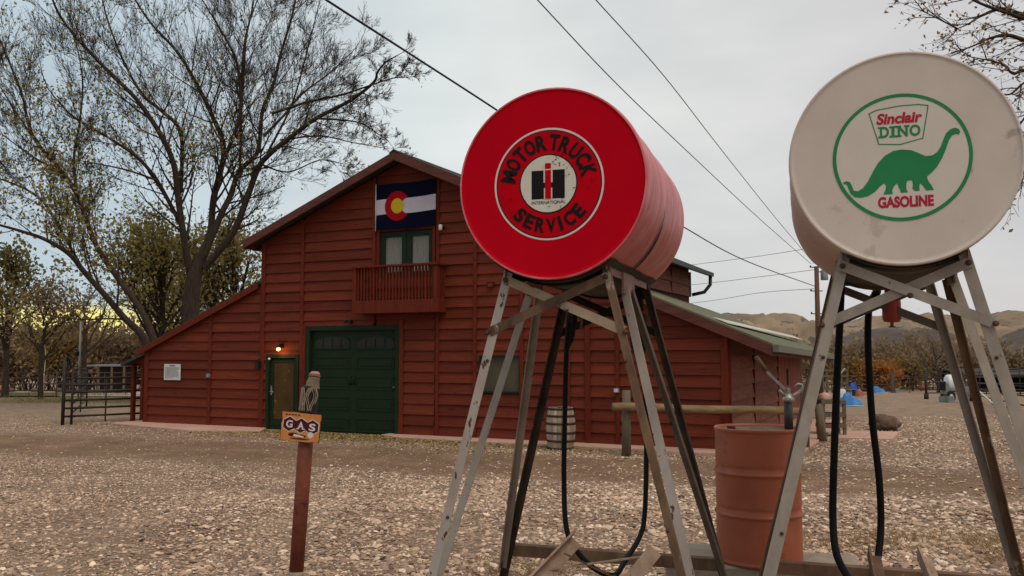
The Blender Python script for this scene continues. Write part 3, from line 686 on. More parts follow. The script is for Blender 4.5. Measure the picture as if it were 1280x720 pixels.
# ---- small porch wing at the far left, set back
px_ = XL-.02
MB().prism([(px_-1.12, fac(152, 455)[1]*1.0+.02), (px_, zl(XL)-.08), (px_, zl(XL)-.16), (px_-1.12, fac(152, 455)[1]-.06)], 5.0, .12).build('porch_roof', M_shingle, barn)
MB().prism([(px_-1.02, 1.62), (px_-.0, 1.62), (px_-.0, zl(XL)-.18), (px_-1.02, 1.70)], .45, .36).build('porch_gable', M_board, barn)
for xx in (-.92, -.55):
    MB().box((px_+xx-.05, .36, 0), (px_+xx+.05, .46, 1.62)).build('porch_post', M_trim, barn)
    MB().box((px_+xx-.05, 4.6, 0), (px_+xx+.05, 4.7, 1.96)).build('porch_post', M_trim, barn)
MB().box((px_-1.0, 3.2, 0), (px_-.02, 4.2, .95)).build('porch_wall', M_side, barn)

def wp(x, y, z): return BO+EX*x+EY*y+Vector((0,0,z))       # barn-local to world
# ---- flag
fx0, fx1, fz0, fz1 = frect(470.5, 228, 545, 285, .10)
flag = thing('flag', 'navy, white and navy striped flag with red letter C hung above the loft doors', 'flag', wp(fx0, -.11, fz0), BROT)
FW_, FH_ = fx1-fx0, fz1-fz0
def wav(x, z): return .012*sin(x*5+1)*(.3+.7*x/FW_)+.006*sin(x*13+z*4)
def fdrop(x): return .03*(x/FW_)-.015
def fgrid(z0, z1, nx_=24, nz_=5):
    m = MB(); vs = []
    for j in range(nz_+1):
        for i in range(nx_+1):
            x = FW_*i/nx_; z = z0+(z1-z0)*j/nz_; vs.append((x, wav(x, z), z+fdrop(x)+.012*sin(x*4.2+.6)))
    n_ = nx_+1; m.add(vs, [(j*n_+i, j*n_+i+1, (j+1)*n_+i+1, (j+1)*n_+i) for j in range(nz_) for i in range(nx_)], True); return m
fgrid(0, FH_/3).build('stripe', M_navy, flag); fgrid(FH_/3, 2*FH_/3).build('stripe', M_fwhite, flag); fgrid(2*FH_/3, FH_).build('stripe', M_navy, flag)
def fring(r0, r1, a0, a1, off, nn=28):
    m = MB(); vs = []; cx, cz = FW_*.365, FH_*.5
    for k in range(nn+1):
        a = a0+(a1-a0)*k/nn
        for r in (r0, r1):
            x = cx+r*cos(a); z = cz+r*sin(a); vs.append((x, wav(x, z)-off, z+fdrop(x)+.012*sin(x*4.2+.6)))
    m.add(vs, [(2*k, 2*k+1, 2*k+3, 2*k+2) for k in range(nn)], True); return m
fring(FH_*.16, FH_*.325, radians(38), radians(322), .006).build('letter_c', M_fred, flag)
fring(0.001, FH_*.165, 0, 2*pi, .009).build('gold_disc', M_gold, flag)
MB().tube([(-.01, 0, -.03), (-.01, 0, FH_+.02)], .012, 8).build('flag_sleeve', M_white, flag)

# ---- fixtures on the barn front
def wall_thing(name, label, cat, u, v, off=.05):
    x, z = fac(u, v, off); return thing(name, label, cat, wp(x, -off, z), BROT)
wl = wall_thing('wall_lamp', 'lit amber wall lamp glowing above the glazed entry door', 'lamp', 352, 434, .06)
MB().box((-.045, -.01, -.02), (.045, .03, .09)).tube([(0, 0, .05), (0, -.07, .08), (0, -.12, .04)], .016, 8).lathe([(.02,.07), (.045,.045), (.075,-.005), (.07,-.01)], 16, (0,-.12,-.01)).build('lamp_hood', M_brush, wl)
MB().lathe([(.0,-.085), (.035,-.075), (.05,-.045), (.04,-.005)], 16, (0,-.12,-.005), cap=False).build('lamp_glass', M_bulb, wl)
ld = bpy.data.lights.new('lamp_light', 'POINT'); lo = bpy.data.objects.new('lamp_light', ld); COL.objects.link(lo); lo.parent = wl; lo.location = (0, -.16, -.12); ld.energy = 5; ld.color = (1, .5, .16); ld.shadow_soft_size = .05
ln = wall_thing('wall_lantern', 'unlit black box lantern on the wall left of the entry door', 'lantern', 324, 456, .06)
MB().box((-.06, -.1, -.1), (.06, 0, .07)).box((-.075, -.115, .07), (.075, .01, .09)).box((-.03, -.03, .09), (.03, .01, .15)).build('lantern_body', M_brush, ln, bevel=.004)
MB().box((-.04, -.105, -.08), (.04, -.101, .05)).build('pane', M_glassd, ln)
nt_ = wall_thing('notice', 'white printed notice sheet on the red wall of the left lean-to', 'notice', 215.5, 465, .06)
x0_, x1_, z0_, z1_ = frect(205.5, 455, 226, 475, .06); hw, hh = (x1_-x0_)/2, (z1_-z0_)/2
MB().box((-hw, -.008, -hh), (hw, .0, hh)).build('sheet', M_paper, nt_)
pr = MB(); rr = random.Random(4)
pr.box((-hw*.35, -.0105, hh*.72), (hw*.35, -.0085, hh*.86))
for k in range(11):
    z = hh*.58-k*hh*.13; e_ = hw*(.80 if k not in (3, 10) else rr.uniform(.1, .6)); x = -hw*.82
    while x < e_:
        l_ = rr.uniform(.02, .055); pr.box((x, -.0105, z-.006), (min(x+l_, e_), -.0085, z+.006)); x += l_+.012
pr.build('printed_lines', M_ink, nt_)
jb = wall_thing('meter_box', 'small grey electrical box on the batten right of the white notice', 'electrical box', 261, 469.5, .08)
MB().box((-.05, -.05, -.05), (.05, .02, .05)).build('box_body', M_greytin, jb, bevel=.004); MB().box((-.035, -.056, -.035), (.035, -.051, .035)).build('cover', M_greytin, jb)
jc = wall_thing('outlet_box', 'small pale outlet box on the barn wall above the log rail', 'electrical box', 771, 488, .08)
MB().box((-.055, -.05, -.045), (.055, .02, .045)).build('box_body', M_greytin, jc, bevel=.004); MB().box((-.035, -.056, -.03), (.035, -.051, .03)).build('cover', M_white, jc)
sp = wall_thing('security_camera', 'small white camera on the wall right of the flag', 'camera', 553, 284, .1)
MB().box((-.03, -.01, -.03), (.03, .09, .03)).tube([(0,0,0), (.0,-.05,-.02)], .02, 8).build('mount', M_brush, sp); MB().lathe([(.035,0),(.045,.02),(.045,.11),(.03,.13)], 12, (0,-.09,-.08)).build('camera_body', M_white, sp)
ss = wall_thing('flood_light', 'small black twin flood light over the garage door', 'lamp', 438, 402, .06)
MB().box((-.04, -.01, -.03), (.04, .03, .03)).build('mount', M_brush, ss)
for s_ in (-1, 1): MB().lathe([(.02,.04),(.045,-.06),(.04,-.065)], 12, (s_*.07, -.07, 0), 'y').tube([(0,0,0),(s_*.06,-.03,.01)], .012, 6).build('lamp_head', M_brush, ss)
sb = wall_thing('alarm_box', 'small red box on the siding near the left leg of the red tank stand', 'box', 614, 356, .06)
MB().box((-.065, -.07, -.06), (.065, .02, .05)).box((-.075, -.08, .05), (.075, .02, .065)).build('box_body', M_trim, sb, bevel=.004); MB().box((-.045, -.076, -.045), (.045, -.071, .03)).build('cover', M_rake, sb)

# ---- pink concrete walks (setting)
def walk(name, pix, z=.05, th=.2):
    P_ = [gnd(u, v) for u, v in pix]; m = MB(); n_ = len(P_)
    m.add([(p.x, p.y, z) for p in P_]+[(p.x, p.y, z-th) for p in P_], [tuple(range(n_)), tuple(range(2*n_-1, n_-1, -1))]+[(i, i+n_, (i+1) % n_+n_, (i+1) % n_) for i in range(n_)])
    return tag(m.build(name, M_slab, bevel=.006), kind='structure')
walk('pavement_left', [(139,531), (184,527), (333,537), (326,541), (236,540)])
def local_walk(name, pts_, z=.05):
    P_ = [wp(x, y, 0) for x, y in pts_]; m = MB(); n_ = len(P_)
    m.add([(p.x, p.y, z) for p in P_]+[(p.x, p.y, z-.2) for p in P_], [tuple(range(n_)), tuple(range(2*n_-1, n_-1, -1))]+[(i, i+n_, (i+1) % n_+n_, (i+1) % n_) for i in range(n_)])
    return tag(m.build(name, M_slab, bevel=.006), kind='structure')
gx = ga[1]-.3
local_walk('pavement', [(gx, -.30), (gx+.7, -.62), (XMR, -.66), (0.0, -.70), (.9, -.70), (1.35, -.3), (1.35, 9), (0.02, 9), (0.02, .03), (gx, .03)])
for i, pp in enumerate(([(1050,540),(1090,541),(1078,550),(1040,549)], [(1091,541),(1124,542),(1115,551),(1079,550)])):
    P_ = [gnd(u, v-3) for u, v in pp]
    walk('pavement_pad', [(u, v) for u, v in pp], .045)

# ================================================================== WOODEN BARREL
bp_ = gnd(701.5, 562.5); bdep = bp_.y; BR = 18.6/FPX*bdep; BH = (562.5-511)/FPX*bdep*1.01
brl = thing('barrel', 'weathered oak barrel with rusty hoops standing against the barn wall', 'barrel', (bp_.x, bp_.y+BR*.6, 0))
ns = 20
def br_r(t): return BR*(.82+.18*sin(pi*t))
for k in range(ns):
    a0 = 2*pi*k/ns+.012; a1 = 2*pi*(k+1)/ns-.012; vs = []; hh_ = rng.uniform(-.006, .006)
    for j in range(7):
        t = j/6; r = br_r(t); z = t*(BH+hh_)
        for a, rr_ in ((a0, r), ((a0+a1)/2, r*1.008), (a1, r), (a1, r-.025), (a0, r-.025)): vs.append((rr_*cos(a), rr_*sin(a), z))
    fs = [(j*5+i, j*5+(i+1) % 5, (j+1)*5+(i+1) % 5, (j+1)*5+i) for j in range(6) for i in range(5)]+[(0,1,2,3,4), (34,33,32,31,30)]
    MB().add(vs, fs).build('stave', M_stave, brl)
MB().lathe([(0,BH-.05),(br_r(1)-.02,BH-.05)], 24, cap=False).build('lid', M_stave, brl)
for t in (.03, .21, .40, .62, .80, .965):
    r = br_r(t)+.004; dz = .022
    MB().lathe([(br_r(t-.02)+.002, t*BH-dz), (br_r(t-.02)+.009, t*BH-dz), (br_r(t+.02)+.009, t*BH+dz), (br_r(t+.02)+.002, t*BH+dz)], 28).build('hoop', M_hoop, brl)

# ================================================================== LOG HITCHING RAIL
ha = at(766, 508.5, 16.6); hb = at(1004, 514, 17.6)
hr = thing('hitching_rail', 'long peeled log rail on round posts in front of the barn corner', 'rail', gnd(783, 565))
o_ = Vector(hr.location)
pts_ = [ha.lerp(hb, t/8)+Vector((0, 0, .012*sin(t*1.3))) for t in range(9)]
MB().tube([p-o_ for p in pts_], [.078+.004*sin(i*2) for i in range(9)], 12).build('log_rail', M_log, hr)
def hpost(u, ytop, vb, Y, r, lean=0):
    p = at(u, vb, Y); b_ = Vector((p.x, Y, 0)); t_ = at(u+lean, ytop, Y)
    MB().tube([b_-o_-Vector((0,0,.05)), b_.lerp(t_, .5)-o_, t_-o_], [r*1.05, r, r*.92], 12).build('post', M_post, hr)
hpost(783, 488, 565, 16.85, .085); hpost(1006, 477, 553, 17.85, .085)
ip = thing('fence_post', 'short leaning wooden post beside the pump at the walk corner', 'post', gnd(1028, 552))
MB().tube([(0,0,-.05), (-.03,0,.4), (-.07,0,.80)], [.1,.092,.085], 12).build('post_body', M_post, ip)
# rustic bench with stones behind it
be = thing('bench', 'low dark bench with a pile of rocks behind the leaning post', 'bench', gnd(1036, 545))
for z_ in (.2, .45, .75): MB().box((-.22, -.2, z_), (.35, .25, z_+.09)).build('shelf', M_post, be)
for (x, y) in ((-.2, -.18), (.28, -.18), (-.2, .2), (.28, .2)): MB().box((x, y, 0), (x+.07, y+.05, .75)).build('leg', M_post, be)
def blob_mesh(r, seed, sq=(1,1,.7), sub=3, amp=.25, fr=1.6):
    bm = bmesh.new(); bmesh.ops.create_icosphere(bm, subdivisions=sub, radius=r)
    for v in bm.verts:
        d_ = v.co.normalized(); k = 1+amp*mno.noise(d_*fr+Vector((seed, 0, 0)))+amp*.4*mno.noise(d_*fr*3+Vector((0, seed, 0)))
        v.co = Vector((v.co.x*k*sq[0], v.co.y*k*sq[1], v.co.z*k*sq[2]))
    me = bpy.data.meshes.new('stone'); bm.to_mesh(me); bm.free()
    for p in me.polygons: p.use_smooth = True
    return me
for k, (x, z, r) in enumerate(((-.08, .90, .15), (.16, .87, .11))):
    me = blob_mesh(r, k+3.3); me.materials.append(M_slab); o = bpy.data.objects.new('stone', me); COL.objects.link(o)
    b0 = Vector(be.location); o.location = b0+Vector((x, 0, z)); tag(o, ['larger tan rock on top of the dark bench', 'smaller tan rock at the right end of the dark bench'][k], 'rock')
rp = gnd(1111, 539); me = blob_mesh(.36, 1.7, (1, .8, .66), 4, .22, 1.8); me.materials.append(M_rock)
o = bpy.data.objects.new('boulder', me); COL.objects.link(o); o.location = (rp.x, rp.y+.25, .16); tag(o, 'rounded brown boulder at the edge of the pink concrete pad', 'boulder')

# ================================================================== RED DRUM, BLOCK, HAND PUMP
dp = at(949.5, 700, 6.30); DR = .292
blk = thing('concrete_block', 'long grey concrete block under the orange-red drum', 'concrete block', (dp.x, dp.y, 0), BROT*.72)
BZ = dp.z-.0
MB().box((-.62, -.27, -.05), (.02, .42, BZ)).build('block', M_concrete, blk, bevel=.012)
MB().box((.035, -.27, -.05), (.66, .42, BZ-.01)).build('block', M_concrete, blk, bevel=.012)
drum = thing('steel_drum', 'orange-red steel drum with rolled ribs standing on a concrete block', 'drum', (dp.x, dp.y, BZ+.002))
DH = (703-538)/FPX*6.05*1.02
def drib(z, c, w_=.0125, h=.012): return h*math.exp(-((z-c)/w_)**2)
prof = [(DR-.01, 0), (DR+.006, .004), (DR+.006, .02), (DR, .028)]
for i in range(150):
    z = .03+(DH-.06)*i/149; prof.append((DR+drib(z, DH*.36)+drib(z, DH*.405, .012, -.004)+drib(z, DH*.665)+drib(z, DH*.71, .012, -.004), z))
prof += [(DR+.007, DH-.022), (DR+.009, DH-.008), (DR+.004, DH), (DR-.006, DH), (DR-.008, DH-.02)]
db = MB(); db.lathe(prof, 72, cap=False)
vv = []
for (x, y, z) in db.v:                       # shallow dents in the sheet
    a = atan2(y, x); k = 0
    for (da, dz_, s1, s2, am) in ((-1.1, .30, .22, .10, .016), (-1.75, .62, .3, .09, .008), (-2.2, .42, .25, .12, .012), (-.9, .72, .2, .1, .01)):
        k += am*math.exp(-((a-da)/s1)**2-((z-dz_*DH/.9)/s2)**2)
    s_ = 1-k/DR; vv.append((x*s_, y*s_, z))
db.v = vv; db.build('drum_body', M_drum, drum)
MB().lathe([(0, DH-.018), (DR-.009, DH-.018)], 48, cap=False).build('drum_lid', M_rustleg, drum)
MB().lathe([(.0,0),(.03,0),(.03,.02),(0,.02)], 12, (-.17, .05, DH-.018)).build('bung_cap', M_bolt, drum)
hx_, hy_ = at(986, 530, 6.3).x-dp.x, 0
pump = thing('hand_pump', 'grey lever hand pump with hooked spout standing in the drum', 'pump', (dp.x+hx_, dp.y, BZ+DH-.016))
zt_ = (538-503)/FPX*6.3
MB().tube([(0,0,0), (0,0,zt_)], .031, 14).build('pump_barrel', M_pumpbody, pump)
MB().lathe([(.034, zt_-.01), (.042, zt_), (.042, zt_+.02), (.03, zt_+.03), (.018, zt_+.055), (.0, zt_+.06)], 18).box((-.012,-.02,zt_+.03), (.012,.02,zt_+.09)).build('pump_cap', M_chrome, pump)
def pz(u, v): p = at(u, v, 6.3); return (p.x-dp.x-hx_, 0, p.z-(BZ+DH-.016))
MB().tube([pz(988,497), pz(993,494), pz(999,490), pz(1003,485), pz(1002,481), pz(998,480), pz(994,484)], [.013,.012,.011,.011,.011,.011,.012], 10).build('spout', M_chrome, pump)
MB().tube([pz(986,498), pz(978,492), pz(974,488)], .011, 8).build('link_arm', M_chrome, pump)
MB().beam(pz(989,494), pz(957,463), .018, .012, (0,1,0)).build('lever', M_chrome, pump); MB().tube([pz(958,464), pz(945,446)], .017, 10).build('lever_grip', M_rustleg, pump)

# ================================================================== LETTERING
def text_polys(txt, w_=None, h=None, shear=0, off=0.0, spacing=1.0):
    cu = bpy.data.curves.new('t', 'FONT'); cu.body = txt; cu.size = 1; cu.shear = shear; cu.offset = off; cu.space_character = spacing; cu.fill_mode = 'BOTH' if hasattr(cu, 'fill_mode') else None
    cu.resolution_u = 6
    o = bpy.data.objects.new('t', cu); COL.objects.link(o); bpy.context.view_layer.update()
    dg = bpy.context.evaluated_depsgraph_get(); me = bpy.data.meshes.new_from_object(o.evaluated_get(dg))
    V = [tuple(v.co)[:2] for v in me.vertices]; F = [tuple(p.vertices) for p in me.polygons]
    bpy.data.objects.remove(o); bpy.data.meshes.remove(me); bpy.data.curves.remove(cu)
    xs_ = [v[0] for v in V]; ys_ = [v[1] for v in V]; x0, x1, y0, y1 = min(xs_), max(xs_), min(ys_), max(ys_)
    sx = (w_/(x1-x0)) if w_ else None; sy = (h/(y1-y0)) if h else None
    sx = sx or sy; sy = sy or sx
    return [((x-(x0+x1)/2)*sx, (y-(y0+y1)/2)*sy) for x, y in V], F
def put_text(m, txt, cx, cz, y, w_=None, h=None, rot=0, **k):
    V, F = text_polys(txt, w_, h, **k); c, s = cos(rot), sin(rot)
    m.add([(cx+x*c-z*s, y, cz+x*s+z*c) for x, z in V], F); return m
def disc(m, r, y, n=64, cx=0, cz=0): m.add([(cx+r*cos(2*pi*k/n), y, cz+r*sin(2*pi*k/n)) for k in range(n)], [tuple(range(n))])
def annulus(m, r0, r1, y, n=96, cx=0, cz=0):
    vs = [(cx+r*cos(2*pi*k/n), y, cz+r*sin(2*pi*k/n)) for k in range(n) for r in (r0, r1)]
    m.add(vs, [(2*k, 2*k+1, (2*k+3) % (2*n), (2*k+2) % (2*n)) for k in range(n)])
def flat(m, poly, y): m.add([(x, y, z) for x, z in poly], [tuple(range(len(poly)))])
def rect(m, x0, z0, x1, z1, y): flat(m, [(x0,z0),(x1,z0),(x1,z1),(x0,z1)], y)

# ================================================================== OVERHEAD TANKS
AX = radians(-18); U = Vector((cos(AX), sin(AX), 0)); V_ = Vector((-sin(AX), cos(AX), 0))
TR = .509; TL = 1.52
def make_tank(name, label, cx, cy, cz, face_m, body_m, belly=40):
    t = thing(name, label, 'fuel tank', (cx, cy, cz), AX)
    prof = [(TR-.010, .0), (TR-.0025, .0), (TR-.0015, .001), (TR, .003), (TR, .014)]
    for i in range(1, 60):
        y = .014+(TL-.028)*i/60; prof.append((TR+.007*math.exp(-((y-.50)/.012)**2)+.007*math.exp(-((y-1.02)/.012)**2)+.004*math.exp(-((y-.035)/.01)**2), y))
    prof += [(TR, TL-.014), (TR-.002, TL-.004), (TR-.01, TL)]
    MB().lathe(prof, 96, axis='y', cap=False).build('tank_shell', body_m, t)
    hd = MB(); 
    hd.lathe([(TR-.010, 0), (TR-.012, .003), (TR-.03, .0045), (.35, .0045), (.2, .0045), (.0005, .0045)], 96, axis='y', cap=False); hd.build('tank_head', face_m, t)
    MB().lathe([(TR-.010, TL), (.3, TL+.02), (.0005, TL+.03)], 64, axis='y', cap=False).build('tank_head', body_m, t)
    bl = MB(); vs = []; na, ny = 40, 36  # added dark sheet under the shell: underside shade put into its colour
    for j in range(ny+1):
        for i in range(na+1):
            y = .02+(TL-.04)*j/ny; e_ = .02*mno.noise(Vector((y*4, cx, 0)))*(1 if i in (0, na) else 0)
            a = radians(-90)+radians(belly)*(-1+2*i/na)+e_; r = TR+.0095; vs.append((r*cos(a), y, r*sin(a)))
    bl.add(vs, [(j*(na+1)+i, j*(na+1)+i+1, (j+1)*(na+1)+i+1, (j+1)*(na+1)+i) for j in range(ny) for i in range(na)], True); bl.build('belly_shade_sheet', M_belly, t)
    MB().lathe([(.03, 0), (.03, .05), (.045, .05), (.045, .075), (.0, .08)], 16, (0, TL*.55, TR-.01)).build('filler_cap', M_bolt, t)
    return t
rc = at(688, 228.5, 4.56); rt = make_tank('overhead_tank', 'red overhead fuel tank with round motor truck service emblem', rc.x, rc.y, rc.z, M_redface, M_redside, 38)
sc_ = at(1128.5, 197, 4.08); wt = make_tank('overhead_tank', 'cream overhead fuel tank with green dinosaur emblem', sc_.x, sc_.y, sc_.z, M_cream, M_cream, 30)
# red emblem
ox, oz = -.012, -.004; yb_ = .0045
m = MB(); disc(m, .298, yb_-.0015, 96, ox, oz); m.build('emblem_ring', M_swhiteclean, rt, fix=False)
m = MB(); disc(m, .287, yb_-.0025, 96, ox, oz); m.build('emblem_line', M_sblack, rt, fix=False)
m = MB(); disc(m, .281, yb_-.0035, 96, ox, oz); m.build('emblem_field', M_sred, rt, fix=False)
m = MB(); disc(m, .158, yb_-.0045, 64, ox, oz); m.build('emblem_line', M_sblack, rt, fix=False)
m = MB(); disc(m, .151, yb_-.0055, 64, ox, oz); m.build('emblem_centre', M_swhite, rt, fix=False)
m = MB(); yl = yb_-.0055
LR = .221
for ch, an in zip('MOTOR', (167, 149.5, 133, 117, 100)): put_text(m, ch, ox+LR*cos(radians(an)), oz+LR*sin(radians(an)), yl, h=.086, w_=.058 if ch != 'M' else .066, rot=radians(an-90), off=.045)
for ch, an in zip('TRUCK', (81, 65, 48, 32, 15)): put_text(m, ch, ox+LR*cos(radians(an)), oz+LR*sin(radians(an)), yl, h=.086, w_=.056, rot=radians(an-90), off=.045)
m.build('top_lettering', M_sblack, rt, fix=False); m = MB()
for ch, an in zip('SERVICE', (226, 242, 258.5, 274, 287, 301, 317)): put_text(m, ch, ox+LR*cos(radians(an)), oz+LR*sin(radians(an)), yl, h=.078, w_=.054 if ch != 'I' else .019, rot=radians(an+90), off=.045)
m.build('bottom_lettering', M_sblack, rt, fix=False)
m = MB(); put_text(m, 'INTERNATIONAL', ox+.002, oz-.099, yb_-.0065, w_=.185, h=.017, off=.01)
k = .0041; cxp, czp = 686, 229.5
def EP(u, v): return ((u-cxp)*k+ox, (czp-v)*k+oz)
def erect(m, u0, v0, u1, v1, y): a = EP(u0, v0); b_ = EP(u1, v1); rect(m, a[0], b_[1], b_[0], a[1], y)
erect(m, 664, 212, 681, 249, yb_-.0065); erect(m, 691, 212, 708, 249, yb_-.0065); erect(m, 681, 228, 691, 236, yb_-.0064)
m.build('emblem_monogram', M_sblack, rt, fix=False)
m = MB(); erect(m, 680, 201.5, 692, 228, yb_-.0072); erect(m, 680.5, 235, 691.5, 249, yb_-.0072); m.build('emblem_outline', M_swhite, rt, fix=False)
m = MB(); erect(m, 682, 203, 690, 210.3, yb_-.0085); erect(m, 682, 212, 690, 249, yb_-.0085); m.build('emblem_letter', M_sred, rt, fix=False)
# scuffs on the emblem
m = MB(); rs = random.Random(5)
for i in range(95):
    a = rs.choice([rs.uniform(1.1, 1.5), rs.uniform(-.3, .6), rs.uniform(3.3, 4.0), rs.uniform(4.6, 5.6), rs.uniform(.2,1.2)]); r = rs.uniform(.1, .27); x, z = ox+r*cos(a), oz+r*sin(a); b_ = rs.uniform(0, pi); l_ = rs.uniform(.006, .022); w_ = rs.uniform(.0012, .003)
    dx_, dz_ = cos(b_)*l_, sin(b_)*l_; flat(m, [(x, z), (x+dx_*.5-dz_*.12, z+dz_*.5+dx_*.12), (x+dx_, z+dz_), (x+dx_*.5+w_, z+dz_*.5-w_)], yb_-.0095)
m.build('paint_scuffs', M_sblack, rt, fix=False)['kind'] = 'stuff'
# rust drips / dark strap line on the shell of the red tank
m = MB(); pl = []
for i in range(12):
    t = i/11; a = radians(-8-62*t); y = .60+.12*t-.3*t*t*.2; pl.append((a, y, .004+.02*sin(pi*t)))
vs = []
for a, y, w_ in pl:
    for s_ in (-1, 1): vs.append(((TR+.0085)*cos(a), y+s_*w_, (TR+.0085)*sin(a)))
m.add(vs, [(2*i, 2*i+1, 2*i+3, 2*i+2) for i in range(11)], True); m.build('rust_streak', M_darksteel, rt, fix=False)
# cream tank emblem (zoomed drawing coordinates -> tank face metres)
DXc, DZc = -.006, .004
def DP(x, y): return ((x-403)/215*.300+DXc, (350-y)/195*.300+DZc)
m = MB(); disc(m, .303, yb_-.0015, 96, DXc, DZc); m.build('emblem_field', M_scream, wt, fix=False)
m = MB(); annulus(m, .287, .303, yb_-.0027, 96, DXc, DZc)
dino = [(585,284),(580,275),(570,271),(556,274),(542,286),(533,305),(525,325),(513,342),(498,351),(478,352),(460,343),(435,331),(405,327),(378,330),(352,343),(330,364),(312,392),(297,419),(280,440),(263,449),(250,446),(246,434),(240,420),(228,415),(217,419),(219,424),(229,426),(234,440),(240,455),(252,466),(270,470),(295,466),(318,453),(335,436),(347,428),(353,437),(351,449),(343,463),(373,463),(371,452),(378,438),(388,430),(391,441),(396,451),(398,460),(420,460),(415,449),(416,433),(420,424),(434,424),(436,438),(434,450),(442,457),(456,457),(455,446),(458,434),(466,441),(476,457),(499,457),(493,443),(482,427),(480,414),(495,403),(512,386),(528,360),(540,334),(550,308),(560,294),(572,290),(580,293)]
flat(m, [DP(*p) for p in dino][::-1], yb_-.0029)
def outline(m, pts, w_, y):
    n_ = len(pts)
    for i in range(n_):
        a = Vector((pts[i][0], 0, pts[i][1])); b_ = Vector((pts[(i+1) % n_][0], 0, pts[(i+1) % n_][1])); d_ = (b_-a).normalized(); s_ = Vector((-d_.z, 0, d_.x))*w_/2
        m.add([a+s_-d_*w_/2+Vector((0,y,0)), b_+s_+d_*w_/2+Vector((0,y,0)), b_-s_+d_*w_/2+Vector((0,y,0)), a-s_-d_*w_/2+Vector((0,y,0))], [(0,1,2,3)])
outline(m, [DP(*p) for p in [(306,208),(330,199),(400,191),(460,191),(490,196),(489,206),(471,296),(400,311),(334,306)]], .0045, yb_-.0029)
a = DP(400, 272)
def slab(m, txt, cx, cz, y, w_, h, off=.03, bars=()):
    put_text(m, txt, cx, cz, y, w_=w_, h=h, off=off)
    for (fx, fz, bw) in bars: rect(m, cx+fx*w_-bw/2, cz+fz*h-.0045, cx+fx*w_+bw/2, cz+fz*h+.0045, y-.0003)
lw = [('D', -.36, .042), ('I', -.155, .014), ('N', .075, .046), ('O', .365, .050)]
for ch, fx, w_ in lw:
    X_ = a[0]+fx*.183; Z_ = a[1]+.003
    put_text(m, ch, X_, Z_, yb_-.0029, w_=w_*.95, h=.054, off=.035)
    for sz_ in (-1, 1):
        if ch == 'I': rect(m, X_-.016, Z_+sz_*.0225-.0045, X_+.016, Z_+sz_*.0225+.0045, yb_-.0032)
        if ch == 'D': rect(m, X_-w_*.5-.007, Z_+sz_*.0225-.0045, X_-w_*.5+.018, Z_+sz_*.0225+.0045, yb_-.0032)
        if ch == 'N': rect(m, X_-w_*.5-.007, Z_+sz_*.0225-.0045, X_-w_*.5+.017, Z_+sz_*.0225+.0045, yb_-.0032)
        if ch == 'N' and sz_ > 0: rect(m, X_+w_*.5-.017, Z_+.018, X_+w_*.5+.007, Z_+.027, yb_-.0032)
m.build('emblem_print', M_sgreen, wt, fix=False)
m = MB(); a = DP(400, 231); put_text(m, 'Sinclair', a[0], a[1]+.004, yb_-.0029, w_=.200, h=.054, shear=.18, off=.04)
m.build('brand_lettering', M_smag, wt, fix=False); m = MB()
a = DP(412, 488); put_text(m, 'GASOLINE', a[0], a[1], yb_-.0029, w_=.24, h=.054, off=.045)
m.build('product_lettering', M_smag, wt, fix=False)

